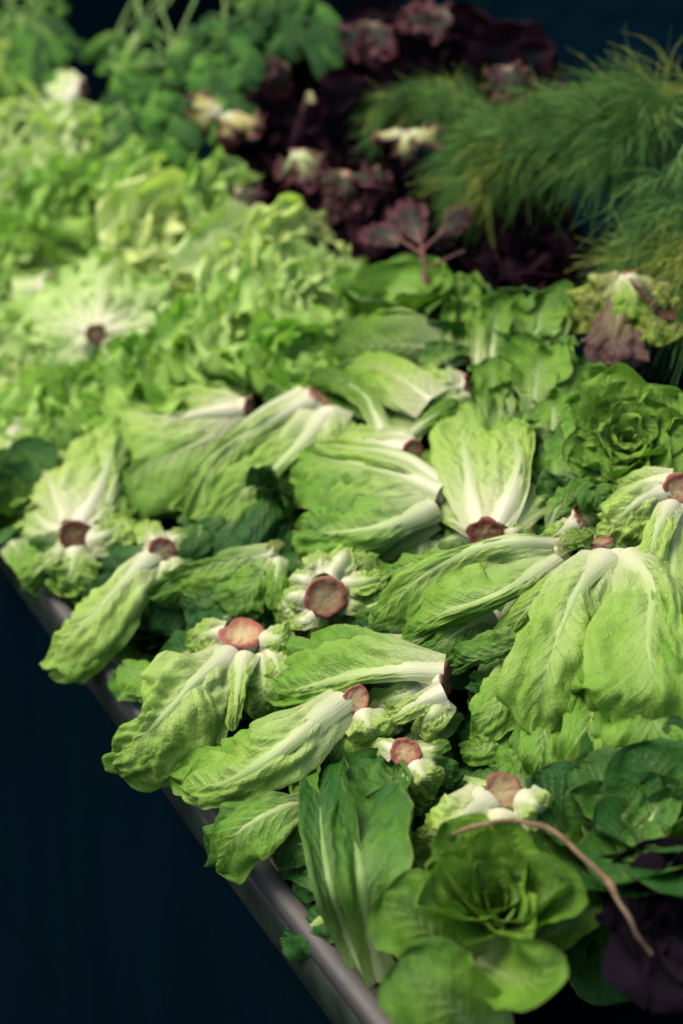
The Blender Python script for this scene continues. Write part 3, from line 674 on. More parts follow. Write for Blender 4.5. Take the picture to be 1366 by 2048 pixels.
leaf(h, [(448, 1264, 4, 18, 18), (412, 1268, 4, 30, 30), (376, 1288, 1.5, 28, 28)], pale=0.82, pucker=.005, tooth=.04)
leaf(h, [(360, 1378, 1, 16, 16), (308, 1356, 3.5, 32, 30), (262, 1340, 2.5, 38, 26), (246, 1330, 1, 20, 16)], pale=0.49, cup=.5, rib=.3, pucker=.001)
leaf(h, [(540, 1298, 3.5, 20, 20), (556, 1340, 4, 36, 36), (558, 1395, 0, 36, 36)], pale=0.82, rib=.9)
under(h, 485, 1280, (190, 215, 240, 262, 285, 310, 340), 150, pale=0.30)

h = head_at('romaine lying on its side, dark stem end turned right, straight white rib along it', 890, 1362)
stem(h, 892, 1362, 6, 37, (1, -.1, .32), dark=1, flare=.5)
leaf(h, [(888, 1342, 6.6, 24, 24), (806, 1340, 8, 16, 46), (738, 1347, 7.5, 16, 68), (672, 1358, 6.5, 26, 80), (600, 1376, 4.5, 30, 76), (550, 1386, 1, 18, 50)], pale=0.57, cup=.2, rib=1.5, pucker=.0036)
leaf(h, [(888, 1382, 6, 24, 20), (842, 1402, 6, 24, 16), (792, 1430, 5, 18, 12), (755, 1444, 2, 12, 8)], pale=1, rib=1.5)
leaf(h, [(866, 1368, 4, 25, 25), (812, 1390, 4.5, 36, 32), (762, 1402, 3, 34, 30), (715, 1412, 0, 24, 24)], pale=0.72, pucker=.005, wave=.01)
leaf(h, [(885, 1396, 4, 22, 20), (862, 1430, 5, 32, 28), (828, 1462, 1, 28, 26)], pale=0.92, rib=1.2)
leaf(h, [(780, 1420, 2, 30, 30), (740, 1450, 2, 36, 36), (700, 1465, 0, 28, 28)], pale=0.47)
leaf(h, [(800, 1300, 2, 25, 25), (730, 1290, 4, 24, 30), (680, 1272, 2, 18, 22)], pale=0.52, frill=.006, rib=.5)
under(h, 870, 1370, (165, 180, 195, 215, 240), 230, pale=0.20)

h = head_at('romaine with small brown stem end and one long toothed leaf sweeping to the rail', 713, 1398)
stem(h, 714, 1398, 7, 28, (.3, .1, .95), dark=.0)
leaf(h, [(692, 1396, 6.5, 30, 28), (642, 1432, 8.5, 46, 42), (592, 1474, 9, 58, 62), (512, 1533, 8, 52, 82), (440, 1568, 4.5, 40, 74), (368, 1572, 1, 34, 48)], pale=0.69, cup=.25, cupl=.5, rib=1.5, pucker=.0036, tooth=.03)
leaf(h, [(722, 1424, 5, 28, 28), (738, 1455, 5.5, 40, 36), (750, 1496, 1.5, 36, 36)], pale=0.92, rib=.9)
leaf(h, [(692, 1386, 4, 20, 20), (650, 1362, 5.5, 26, 26), (600, 1366, 3.5, 26, 26), (562, 1388, 0, 18, 18)], pale=0.77, tooth=.06, frill=.005, rib=.6)
leaf(h, [(684, 1425, 4, 28, 28), (664, 1480, 4.5, 50, 50), (650, 1545, 0, 50, 50)], pale=0.67, pucker=.004)
under(h, 713, 1405, (200, 225, 250, 275, 300), 190, pale=0.25)

h = head_at('small romaine head with a round pinkish stem end, tucked behind the upright one in front', 810, 1505)
stem(h, 811, 1505, 6, 29, (.0, .12, 1), dark=.05)
leaf(h, [(790, 1502, 5, 16, 16), (765, 1486, 5, 22, 14), (735, 1494, 2, 16, 14)], pale=0.97, rib=1.1)
leaf(h, [(826, 1526, 5, 22, 22), (848, 1556, 5, 34, 30), (868, 1590, 1, 28, 28)], pale=0.87, rib=.8, wilt=.6)
leaf(h, [(836, 1500, 4.5, 12, 12), (868, 1496, 5, 15, 14), (896, 1484, 2, 14, 14)], pale=0.67, rib=.8)
leaf(h, [(835, 1520, 2, 18, 18), (880, 1540, 2, 30, 28), (905, 1580, -1, 26, 26)], pale=0.20)
leaf(h, [(850, 1480, 1, 20, 20), (880, 1440, 2, 30, 30), (905, 1410, -1, 24, 24)], pale=0.18)
leaf(h, [(805, 1530, 3, 25, 25), (815, 1580, 3, 40, 40), (835, 1630, 0, 35, 35)], pale=0.47)
under(h, 815, 1510, (20, 340, 300, 270, 240), 120, pale=0.20)

h = head_at('romaine with rosy round stem end and broad white shoulders, just behind the front rosette', 1005, 1585)
stem(h, 1006, 1584, 7, 40, (.02, .2, 1), dark=.0)
leaf(h, [(978, 1588, 6.5, 34, 30), (925, 1630, 8, 50, 48), (876, 1672, 6, 46, 44), (836, 1712, 1, 34, 34)], pale=0.97, cup=.4, rib=1.0, ribh=.25)
leaf(h, [(1038, 1590, 6, 26, 26), (1074, 1612, 6.5, 34, 36), (1104, 1654, 2, 32, 32)], pale=1.00, rib=1.0)
leaf(h, [(1002, 1622, 6, 32, 32), (992, 1664, 7, 52, 50), (975, 1712, 2, 52, 48)], pale=1.00, cup=.35, rib=1.4, ribh=.3)
leaf(h, [(1025, 1622, 5, 24, 24), (1048, 1660, 5, 36, 36), (1065, 1710, 1, 34, 34)], pale=0.87, rib=1.0)
under(h, 1005, 1590, (200, 230, 310, 340, 20, 160), 130, pale=0.25)
# ------------------------------------------------------------------ romaine heads standing or showing their hearts
h = head_at('upright romaine in front with tall folded leaves, one oval leaf lying over the rail', 715, 1870)
leaf(h, [(735, 1950, -4, 20, 22), (695, 1868, 0, 26, 30), (662, 1780, 6, 34, 55), (646, 1690, 7, 38, 75), (640, 1600, 6, 36, 62), (642, 1530, 3, 32, 50)], pale=0.15, cup=-.3, cupr=-.75, rib=1.0, ribmat=M_RBG, pucker=.0016)
leaf(h, [(765, 1960, -3, 22, 26), (738, 1872, 2, 30, 34), (722, 1762, 8, 44, 88), (709, 1672, 8.5, 44, 108), (700, 1618, 6, 30, 104)], pale=0.25, cup=-.5, cupr=-.3, rib=1.2, tipr=.92, ribmat=M_RBG, pucker=.0022)
leaf(h, [(780, 1800, 2, 25, 25), (800, 1690, 4, 70, 26), (792, 1590, 5, 84, 30), (780, 1520, 2, 55, 30)], pale=0.25, cup=-.6, rib=1.0, ribmat=M_RBG)
leaf(h, [(705, 1740, 0, 25, 25), (682, 1600, 2, 52, 58), (690, 1490, 0, 44, 48)], pale=0.19, cup=-.6, rib=.9, ribmat=M_RBG)
leaf(h, [(745, 1720, 1, 25, 25), (738, 1610, 3, 46, 46), (752, 1508, 0, 42, 42)], pale=0.25, cup=-.6, rib=.9, ribmat=M_RBG)
leaf(h, [(650, 1730, 1, 20, 20), (614, 1630, 4, 18, 34), (600, 1560, 4, 16, 40), (622, 1515, 1, 14, 30)], pale=0.24, cup=-.5, rib=.5, ribmat=M_RBG, yel=.5)
leaf(h, [(640, 1602, 2, 20, 20), (576, 1613, 6, 36, 24), (512, 1641, 7, 62, 42), (462, 1680, 6, 58, 46), (436, 1742, 1, 38, 26)], pale=0.41, cup=.22, rib=.9, pucker=.0012)
leaf(h, [(655, 1680, 0, 20, 20), (602, 1688, 2, 36, 36), (548, 1700, 0, 28, 28)], pale=0.19, rib=.6)
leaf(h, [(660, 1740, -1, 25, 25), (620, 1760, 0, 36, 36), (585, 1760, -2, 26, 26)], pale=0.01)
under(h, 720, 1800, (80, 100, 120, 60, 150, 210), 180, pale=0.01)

h = head_at('open rosette of glossy dark green romaine in the very front, cupped leaves round its heart', 985, 1830)
R_ = dict(ribmat=M_RBG, pucker=.0014, wave=.006, frill=.002, yel=.35, nv=40, nu=23, tipr=.7)
for pts, p_, c_ in (([(985, 1935, -2, 30, 30), (900, 1900, 3, 62, 60), (828, 1838, 7, 84, 78), (766, 1790, 9, 66, 66)], .28, -.55),
                    ([(985, 2110, -2, 40, 40), (935, 2045, 3, 80, 74), (868, 1982, 7, 100, 88), (800, 1916, 9, 80, 72)], .26, -.4),
                    ([(960, 1920, 0, 30, 30), (1020, 1955, 4, 60, 55), (1075, 1952, 7, 70, 60), (1124, 1908, 8.5, 52, 44)], .32, -.6),
                    ([(1050, 1900, -1, 22, 22), (1112, 1862, 2, 44, 40), (1168, 1824, 3, 40, 36), (1198, 1800, 2, 24, 24)], .24, -.4),
                    ([(990, 1830, -2, 24, 24), (1000, 1750, 0, 64, 60), (1005, 1672, 1, 54, 54)], .2, -.4),
                    ([(950, 1840, -2, 24, 24), (915, 1765, 1, 56, 56), (885, 1700, 3, 46, 46)], .28, -.5)):
    leaf(h, pts, pale=p_ + .07, cup=c_, rib=.7, toward=.7, **R_)
rosette(h, 990, 1800, 5, (-.04, .50, .86), n=19, l0=4.2, l1=9.6, a0=5, a1=64, wf=.28, pale=.40, palein=.10, seed=12, curl=6, cup=-.95, pucker=.0012, wave=.005, frill=.002, nu=23, nv=36, yel=.35, jit=10, tipr=.66)
h = head_at('dark green romaine heart behind the twig, at the lower right', 1215, 1670)
rosette(h, 1225, 1675, 1, (-.1, .75, .6), n=18, l0=5, l1=12, a0=10, a1=75, pale=.12, palein=.1, seed=21, curl=15)
leaf(h, [(1230, 1700, 0, 30, 30), (1300, 1640, 4, 44, 44), (1330, 1560, 2, 36, 36)], pale=.2, cup=-.2, rib=.8)
h = head_at('dark green romaine half out of frame at the lower right edge', 1340, 1660)
rosette(h, 1345, 1650, 2, (-.2, .7, .6), n=16, l0=5, l1=12, a0=10, a1=75, pale=.14, palein=.1, seed=22, curl=15)
leaf(h, [(1340, 1740, 0, 30, 30), (1290, 1700, 4, 44, 44), (1262, 1630, 2, 36, 36)], pale=.2, cup=-.2, rib=.8)

h = head_at('crisp green rosette of small rounded leaves facing out, by the right edge', 1250, 885)
rosette(h, 1255, 880, 5, (-.1, .45, .9), n=32, l0=4, l1=8.8, a0=4, a1=78, wf=.34, pale=.50, palein=.1, seed=31, curl=22, cup=-.5, pucker=.0020, frill=.006, ff=2.6, nu=19, nv=34, tooth=.02)
leaf(h, [(1280, 900, 2, 20, 20), (1315, 850, 5, 38, 36), (1330, 795, 3, 36, 34)], pale=.4, cup=.3, rib=.6)
leaf(h, [(1215, 900, 3, 20, 20), (1180, 870, 6, 45, 45), (1165, 810, 4, 40, 44)], pale=.42, cup=.1, rib=.6, pucker=.004)
leaf(h, [(1215, 930, 2, 20, 20), (1190, 980, 4, 34, 34), (1205, 1025, 1, 30, 30)], pale=.3, cup=.1, rib=.6)
G_ = dict(ribmat=M_RBG, pucker=.0022, frill=.006, wave=.010, nv=36, nu=21)
h = head_at('romaine standing upright with pale midribs facing out, left of the small-leaved rosette', 1078, 800)
for pts, p_, c_ in (([(1066, 850, 0, 10, 12), (1071, 785, 4, 32, 36), (1078, 738, 6, 56, 52), (1086, 702, 6, 52, 48), (1094, 680, 4, 36, 36)], .44, -.35),
                    ([(1080, 820, -1, 12, 12), (1095, 750, 1, 44, 44), (1105, 690, 2, 50, 46), (1110, 660, 1, 36, 34)], .36, -.2),
                    ([(980, 860, 0, 10, 10), (986, 795, 3, 34, 30), (983, 738, 5, 38, 32), (973, 705, 4, 26, 24)], .42, -.25),
                    ([(1028, 850, 1, 6, 6), (1014, 790, 4, 9, 10), (1003, 750, 4, 8, 12), (998, 735, 2, 5, 6)], .5, -.4),
                    ([(1030, 850, 0, 14, 14), (1036, 810, 2, 24, 26), (1045, 775, 1, 20, 22)], .22, -.3),
                    ([(1112, 890, 0, 14, 14), (1109, 840, 4, 36, 36), (1105, 800, 5, 32, 32), (1098, 780, 3, 22, 22)], .4, .15),
                    ([(1120, 850, -1, 14, 14), (1150, 790, 2, 40, 40), (1165, 735, 2, 36, 40), (1170, 712, 0, 26, 30)], .28, -.3),
                    ([(1150, 850, 0, 14, 14), (1185, 795, 3, 34, 34), (1206, 750, 4, 26, 34), (1215, 728, 2, 18, 22)], .42, -.4),
                    ([(1180, 850, 0, 12, 12), (1225, 800, 3, 24, 24), (1245, 772, 3, 22, 18), (1262, 765, 2, 12, 12)], .42, -.5),
                    ([(1040, 800, -2, 16, 16), (1035, 740, -1, 36, 36), (1030, 690, 0, 34, 34)], .3, -.3)):
    leaf(h, [q if k < len(pts) - 1 else (q[0], q[1] + 12, q[2] + 2.5, q[3], q[4]) for k, q in enumerate(pts)], roll=((pts[0][0] * 7) % 30) - 15, pale=p_ + .01, cup=c_ * 1.5 if c_ < 0 else c_, rib=1.1, yel=.3, **G_)
rosette(h, 1100, 780, -3, (0, .85, .5), n=14, l0=6, l1=11, a0=6, a1=50, wf=.34, pale=.18, palein=.1, seed=41, curl=16)
h = head_at('dark crinkled romaine wedged between the upright heads and the small-leaved rosette', 1130, 900)
for pts, p_, c_ in (([(1140, 990, 0, 16, 16), (1120, 930, 3, 44, 44), (1108, 880, 3, 44, 44), (1104, 850, 1, 30, 30)], .3, .1),
                    ([(1180, 980, 0, 16, 16), (1150, 920, 4, 46, 46), (1135, 870, 4, 42, 46), (1140, 835, 2, 30, 32)], .32, .1),
                    ([(1110, 1010, -1, 20, 20), (1075, 985, 1, 40, 40), (1052, 950, 0, 34, 34)], .2, .2),
                    ([(1130, 1020, 0, 16, 16), (1120, 985, 2, 40, 40), (1130, 950, 2, 34, 34)], .18, -.1),
                    ([(1100, 1060, 0, 10, 10), (1118, 1015, 3, 26, 16), (1160, 985, 4, 26, 14), (1190, 960, 2, 14, 10)], .32, .4)):
    leaf(h, [q if k < len(pts) - 1 else (q[0], q[1] + 12, q[2] + 2.5, q[3], q[4]) for k, q in enumerate(pts)], roll=((pts[0][0] * 7) % 30) - 15, pale=p_ + .01, cup=c_ * 1.5 if c_ < 0 else c_, rib=.5, **dict(G_, pucker=.0036))
rosette(h, 1130, 920, -3, (-.1, .7, .7), n=12, l0=5, l1=11, a0=10, a1=70, wf=.38, pale=.12, palein=.1, seed=43, curl=14)
h = head_at('upright romaine at the back right corner of the heap, curled dark leaf tops', 1055, 650)
for pts, p_, c_ in (([(1070, 710, 1, 14, 14), (1077, 655, 4, 34, 40), (1079, 612, 5, 44, 56), (1066, 578, 4, 40, 54)], .36, -.4),
                    ([(1110, 700, 0, 14, 14), (1120, 650, 3, 30, 26), (1112, 610, 3, 30, 24), (1090, 580, 2, 24, 20)], .28, -.3),
                    ([(985, 720, 1, 10, 10), (990, 668, 4, 26, 28), (994, 618, 6, 30, 30), (990, 580, 4, 24, 24)], .36, -.3),
                    ([(1030, 700, 1, 10, 10), (1030, 645, 3, 18, 20), (1032, 600, 4, 20, 18), (1028, 580, 2, 14, 14)], .42, -.4),
                    ([(1010, 690, -1, 16, 16), (1010, 620, 1, 40, 40), (1005, 565, 1, 40, 44)], .2, -.3),
                    ([(1050, 690, -2, 16, 16), (1055, 610, 0, 46, 46), (1050, 560, 0, 44, 44)], .18, -.2),
                    ([(1040, 730, 2, 14, 14), (1030, 695, 4, 34, 36), (1035, 668, 3, 36, 36)], .3, .2)):
    leaf(h, [q if k < len(pts) - 1 else (q[0], q[1] + 12, q[2] + 2.5, q[3], q[4]) for k, q in enumerate(pts)], roll=((pts[0][0] * 7) % 30) - 15, pale=p_ + .01, cup=c_ * 1.5 if c_ < 0 else c_, rib=1.1, yel=.3, **G_)
rosette(h, 1055, 680, -4, (0, .9, .4), n=12, l0=5, l1=10, a0=4, a1=45, wf=.36, pale=.2, palein=.1, seed=45, curl=16)
h = head_at('upright romaine with folded tops in the middle of the back row', 925, 640)
for pts, p_, c_ in (([(955, 730, 1, 8, 8), (957, 675, 4, 22, 26), (952, 635, 5, 24, 28), (946, 606, 3, 16, 20)], .5, -.2),
                    ([(890, 710, 1, 6, 6), (897, 650, 4, 14, 10), (901, 605, 5, 16, 12), (903, 580, 3, 10, 10)], .5, -.5),
                    ([(920, 710, 0, 12, 12), (922, 645, 2, 26, 26), (925, 590, 3, 28, 28)], .3, -.4),
                    ([(880, 680, 0, 14, 14), (878, 610, 3, 30, 30), (872, 565, 3, 28, 28), (868, 545, 1, 18, 18)], .42, -.2),
                    ([(930, 660, 0, 14, 14), (930, 600, 2, 36, 36), (926, 560, 2, 32, 32), (925, 540, 0, 20, 20)], .44, -.1),
                    ([(960, 660, -1, 14, 14), (965, 600, 1, 38, 38), (975, 558, 1, 36, 36)], .28, -.2)):
    leaf(h, [q if k < len(pts) - 1 else (q[0], q[1] + 12, q[2] + 2.5, q[3], q[4]) for k, q in enumerate(pts)], roll=((pts[0][0] * 7) % 30) - 15, pale=p_ + .01, cup=c_ * 1.5 if c_ < 0 else c_, rib=.7, yel=.35, **G_)
rosette(h, 925, 670, -4, (0, .9, .4), n=12, l0=5, l1=10, a0=4, a1=45, wf=.36, pale=.22, palein=.1, seed=46, curl=16)
h = head_at('romaine with one tall straight-ribbed leaf standing behind the head with the white V', 985, 820)
leaf(h, [(1006, 890, 0, 10, 10), (1000, 830, 2, 30, 30), (1010, 780, 2, 34, 34), (1015, 750, 0, 24, 24)], pale=.26, cup=-.3, rib=.7, **G_)
leaf(h, [(950, 860, 0, 12, 12), (955, 800, 1, 34, 34), (960, 755, 0, 30, 30)], pale=.22, cup=-.3, rib=.7, **G_)
rosette(h, 985, 810, -4, (0, .85, .4), n=10, l0=5, l1=10, a0=6, a1=40, pale=.2, seed=48)
h = head_at('broad-leaved romaine at the back left, one wide dark leaf arching forward', 770, 660)
leaf(h, [(880, 700, 1, 30, 30), (810, 690, 5, 62, 62), (740, 690, 6, 70, 66), (668, 690, 3, 46, 46)], pale=.3, cup=.35, rib=.5, pucker=.001, yel=.6, roll=-20)
rosette(h, 790, 630, 2, (-.1, .8, .5), n=16, l0=6, l1=14, a0=8, a1=55, wf=.42, pale=.42, palein=.1, seed=51, curl=15, frill=.004)
leaf(h, [(860, 680, 2, 30, 30), (835, 620, 4, 52, 52), (800, 580, 4, 52, 52), (760, 560, 2, 36, 36)], pale=.48, cup=.1, rib=.6, pucker=.003)
leaf(h, [(900, 740, 0, 30, 30), (890, 715, 3, 50, 50), (900, 690, 3, 46, 46)], pale=.26, cup=.3, rib=.5, yel=.5)
h = head_at('romaine whose bright leaf folds over a dark hollow, behind the split stem end', 930, 772)
stem(h, 938, 772, 4, 22, (.8, .25, .3), dark=.1)
leaf(h, [(925, 775, 4, 28, 24), (890, 775, 6, 40, 38), (850, 785, 5, 48, 44), (815, 800, 3, 40, 40)], pale=.9, rib=.5, cup=.2)
leaf(h, [(862, 800, 6, 30, 40), (815, 765, 9, 42, 48), (755, 730, 9.5, 38, 34), (685, 728, 6, 18, 22)], pale=.62, cup=.35, rib=.5, pucker=.0022, roll=10, yel=.35)
leaf(h, [(850, 830, 2, 36, 36), (790, 800, 3, 60, 60), (720, 780, 3, 50, 50), (660, 760, 3, 30, 30)], pale=.24, cup=-.3, rib=.7, yel=.5)
leaf(h, [(765, 860, 4, 16, 14), (728, 790, 7, 22, 18), (670, 755, 8, 24, 24), (622, 752, 6, 26, 24)], pale=.3, cup=.4, rib=.6, yel=.7)
leaf(h, [(850, 860, 0, 30, 30), (790, 840, 1, 50, 50), (730, 840, 0, 44, 44)], pale=.15, rib=.6)
leaf(h, [(820, 870, 3, 12, 12), (868, 830, 6, 16, 14), (915, 800, 6, 14, 14)], pale=.4, rib=.9, cup=.5)
leaf(h, [(940, 790, 3, 14, 12), (910, 795, 5, 16, 14), (885, 792, 3, 12, 12)], pale=.75, rib=.9)
under(h, 880, 790, (180, 200, 160, 220), 170, pale=.1)
h = head_at('limp romaine below the dark inner leaves, one leaf edge curled over its shaded hollow', 545, 1110)
leaf(h, [(548, 1105, 3, 22, 26), (520, 1150, 5, 36, 50), (490, 1190, 4, 40, 60), (470, 1230, 1, 30, 40)], pale=.42, cup=.3, rib=.5)
leaf(h, [(540, 1110, 4, 22, 20), (470, 1118, 6, 46, 26), (400, 1136, 6, 50, 14), (350, 1150, 5, 34, 10), (302, 1192, 2, 16, 10)], pale=.34, cup=.35, rib=.3, yel=.5)
leaf(h, [(555, 1115, 4, 14, 14), (552, 1165, 5, 20, 18), (545, 1220, 2, 22, 20)], pale=.5, rib=.8)
leaf(h, [(500, 1190, 1, 20, 20), (430, 1195, 2, 36, 36), (365, 1215, 0, 34, 34)], pale=.14, cup=.1, rib=.6)
leaf(h, [(510, 1210, 0, 22, 22), (450, 1235, 1, 36, 36), (390, 1262, -1, 34, 34)], pale=.12, rib=.6)
leaf(h, [(540, 1110, 4, 10, 10), (548, 1090, 5, 14, 14), (560, 1080, 4, 10, 10)], pale=.8, wilt=.9, rib=.5)
under(h, 530, 1150, (200, 220, 240, 262, 285), 200, pale=.08, lift=(-1, -2, -4, -6))
h = head_at('romaine with a pale stub and brown end lying in the shade under the plump head', 850, 1075, -3)
stem(h, 848, 1062, 0, 22, (.1, .5, .6), dark=.8)
leaf(h, [(845, 1075, 0, 20, 20), (840, 1105, 0, 28, 28), (835, 1150, -2, 28, 28)], pale=.7, rib=1)
under(h, 850, 1090, (200, 230, 260, 290, 330, 350, 150), 130, pale=.1, lift=(-1, -2, -4, -6))
h = head_at('romaine mostly hidden, a white neck and reddish end showing above the long head', 1130, 1050, -1)
stem(h, 1160, 1036, 2, 22, (.7, .5, .3), dark=.2)
leaf(h, [(1150, 1046, 2, 20, 18), (1118, 1065, 3, 26, 22), (1080, 1085, 1, 22, 22)], pale=.85, rib=1)
under(h, 1150, 1050, (160, 190, 220, 330, 20), 140, pale=.15, lift=(-1, -2, -3, -5))
h = head_at('dark green romaine leaves crowding the left edge just inside the rail', 25, 1010, -1)
rosette(h, 20, 1000, 1, (-.3, .6, .7), n=18, l0=5, l1=13, a0=15, a1=80, pale=.14, palein=.1, seed=61, curl=20)
leaf(h, [(20, 1080, 0, 20, 20), (50, 1120, 3, 26, 26), (75, 1165, 1, 18, 18)], pale=.5, rib=.6, cup=.3)
leaf(h, [(60, 980, 0, 20, 20), (90, 950, 2, 30, 30), (110, 905, 0, 26, 26)], pale=.2)
h = head_at('white romaine neck and leaf behind the pointed one, at the left edge', 25, 870)
leaf(h, [(30, 840, 4, 22, 22), (20, 890, 5, 30, 26), (10, 950, 3, 40, 36), (0, 1000, 0, 36, 36)], pale=.95, rib=1.6)
under(h, 30, 870, (200, 250, 300, 340), 140, pale=.35)
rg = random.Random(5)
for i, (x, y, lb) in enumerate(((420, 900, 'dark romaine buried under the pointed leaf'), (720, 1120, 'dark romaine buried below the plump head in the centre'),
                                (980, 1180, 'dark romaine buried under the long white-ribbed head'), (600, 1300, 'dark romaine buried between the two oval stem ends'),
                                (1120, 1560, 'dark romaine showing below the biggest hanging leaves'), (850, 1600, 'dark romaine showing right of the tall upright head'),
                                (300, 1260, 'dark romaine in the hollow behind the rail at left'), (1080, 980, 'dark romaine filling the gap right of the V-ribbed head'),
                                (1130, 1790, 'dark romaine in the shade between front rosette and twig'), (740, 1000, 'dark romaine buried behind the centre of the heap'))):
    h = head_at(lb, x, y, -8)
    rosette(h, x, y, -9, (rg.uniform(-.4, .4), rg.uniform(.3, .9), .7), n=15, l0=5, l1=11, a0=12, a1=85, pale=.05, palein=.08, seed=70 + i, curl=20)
# ------------------------------------------------------------------ dry twig lying over the front heads
tw = [at(*q) for q in ((905, 1672, 9), (940, 1655, 11), (1000, 1642, 12.5), (1060, 1645, 12), (1110, 1664, 11), (1165, 1712, 10), (1215, 1765, 9), (1245, 1815, 8), (1275, 1870, 6), (1305, 1905, 4))]
D, v, Ln = spline(np.array(tw), 60)
D = D + .0012 * np.stack([noise(v * 14, v * 0, 3), noise(v * 14, v * 0, 5), noise(v * 14, v * 0, 7)], 1)
rr = .0020 * (1 - .35 * np.abs(v - .45)) * (1 + .15 * noise(v * 30, v * 0, 9)) * sstep(-.08, .1, v) * (1 + .6 * np.exp(-((v - .72) / .03) ** 2))
h = thing('dry_stalk', 'thin brown dried stalk arching over the front rosette to the right', 'stalk', tw[0])
G, fq, uv = tube(D, rr, 10)
link('stalk', make_mesh('stalk', G, fq, uv, M_TWIG), h)
G, fq, uv = tube(np.array([D[0], D[0] * 1.0 + (D[0] - D[3]) * .5 + np.array((0, 0, -.006)), D[0] + (D[0] - D[3]) * 1.0 + np.array((0, 0, -.016))]), np.array([.0036, .0025, .0008]), 8)
link('stalk_tip', make_mesh('stalk_tip', G, fq, uv, M_TWIG), h)
# ------------------------------------------------------------------ pale frilly lettuces
BG = 'pale frilly lettuces heaped at the upper left'
bat = [ # x, y, lift, axis, scale, seed, label
    (60, 280, 1, (-.1, .5, .8), 1.0, 'pale frilly lettuce at the far left edge, topmost of its heap'),
    (190, 300, 1, (.1, .6, .7), 1.0, 'pale frilly lettuce below the grey-green drooping leaf'),
    (60, 400, 2, (-.2, .5, .8), 1.0, 'frilly lettuce on the left edge, second from the top of its heap'),
    (185, 415, 3, (0, .5, .8), 1.05, 'bright green curly lettuce in the middle of the pale heap'),
    (330, 400, 2, (.2, .5, .8), 1.0, 'frilly lettuce touching the dark gap under the red leaves'),
    (60, 530, 2, (-.1, .5, .8), 1.0, 'frilly lettuce at the left edge above the blushing white stem'),
    (370, 480, 3, (.2, .5, .8), 1.1, 'yellow-green frilly lettuce right of the bright curly one'),
    (480, 420, 1, (.4, .5, .7), .9, 'frilly lettuce at the far right shoulder of the pale heap'),
    (520, 560, 3, (.1, .5, .8), 1.1, 'whitish frilly lettuce nearest the red-leaf heap'),
    (620, 520, 1, (.4, .5, .7), .95, 'frilly lettuce bordering the upright romaine row'),
    (640, 610, 2, (.2, .5, .8), 1.0, 'frilly lettuce squeezed in front of the broad arching romaine leaf'),
    (340, 580, 1, (0, .5, .8), .9, 'frilly lettuce right above the round cut stem'),
    (500, 680, 2, (.1, .6, .7), 1.0, 'mid-green frilly lettuce right of the round cut stem'),
    (360, 740, 2, (0, .7, .6), 1.0, 'mid-green curly lettuce behind the pointed romaine leaf'),
    (200, 790, -1, (-.1, .7, .6), .9, 'mid-green curly lettuce below the round cut stem'),
    (110, 830, 1, (-.1, .7, .6), .95, 'mid-green curly lettuce beside the white romaine neck at left'),
    (70, 690, 1, (-.2, .6, .7), 1.0, 'frilly lettuce at the left edge under the white-ribbed leaves'),
    (620, 720, 0, (.2, .7, .6), .9, 'mid-green curly lettuce behind the split-stem romaine'),
]
for i, (x, y, lf, ax, s_, lb) in enumerate(bat):
    h = head_at(lb, x, y, lf, BG, 'frilly_lettuce')
    dk = .42 if y > 660 else .78
    dk = {0: .98, 1: .9, 2: .72, 3: .30, 4: .52, 5: .5, 6: .85, 7: .6, 8: 1.0, 9: .8, 10: .7, 11: .8, 12: .5, 13: .3, 14: .3, 15: .45, 16: .8, 17: .25}[i] * .8 + .22
    rosette(h, x, y, lf, ax, n=22, l0=7 * s_, l1=12.6 * s_, a0=8, a1=84, wf=.52, mat=M_BAT, pale=dk, palein=.1, seed=100 + i, frill=.014, ff=3.1, pucker=.003, wave=.012, nu=21, nv=28,
            curl=34, cup=-.2, rib=.7, yel=.4 if i in (6, 9) else .15, tooth=.02)
h = head_at('frilly lettuce turned over so its round brown cut stem and white ribs face out', 193, 665, 4, BG, 'frilly_lettuce')
stem(h, 191, 668, 13, 19, (-.05, -.2, 1), dark=.1)
for pts in ([(198, 650, 6, 16, 16), (205, 590, 8, 34, 34), (212, 530, 7, 46, 42), (205, 495, 4, 36, 34)], [(210, 662, 6, 12, 12), (300, 645, 7, 26, 22), (390, 640, 5, 44, 36), (450, 650, 2, 40, 30)],
            [(178, 660, 6, 14, 14), (120, 640, 7, 36, 36), (50, 640, 5, 46, 46), (0, 650, 2, 40, 40)], [(182, 650, 6, 14, 14), (140, 600, 7, 40, 40), (110, 560, 4, 44, 44)],
            [(208, 652, 6, 14, 14), (280, 600, 6, 44, 44), (330, 560, 3, 44, 44)], [(180, 678, 5, 14, 14), (130, 710, 4, 40, 40), (90, 740, 1, 40, 40)], [(205, 680, 4, 14, 14), (250, 700, 3, 36, 30), (310, 690, 0, 36, 30)]):
    leaf(h, pts, dl=4.5, mat=M_BAT, pale=.72, frill=.012, ff=3.4, pucker=.004, wave=.012, rib=1.3, tooth=.04)
h = head_at('frilly lettuce with a blushing white neck pointing up-left at the left edge', 112, 565, 4, BG, 'frilly_lettuce')
stem(h, 112, 556, 6, 20, (-.1, .8, .4), dark=.0)
for pts in ([(112, 570, 6, 22, 22), (92, 605, 7, 36, 34), (70, 645, 3, 40, 40)], [(122, 568, 6, 18, 18), (130, 610, 6, 34, 34), (130, 650, 2, 36, 36)], [(100, 562, 5, 18, 18), (50, 590, 5, 36, 36), (0, 620, 1, 40, 40)]):
    leaf(h, pts, mat=M_BAT, pale=1, frill=.010, ff=3.4, pucker=.004, rib=1.6, tooth=.04)
h = head_at('frilly lettuce lying on top with its orange-brown stem end by the dark herbs', 150, 180, 3, BG, 'frilly_lettuce')
stem(h, 168, 175, 5, 16, (.8, .3, .4), dark=.0)
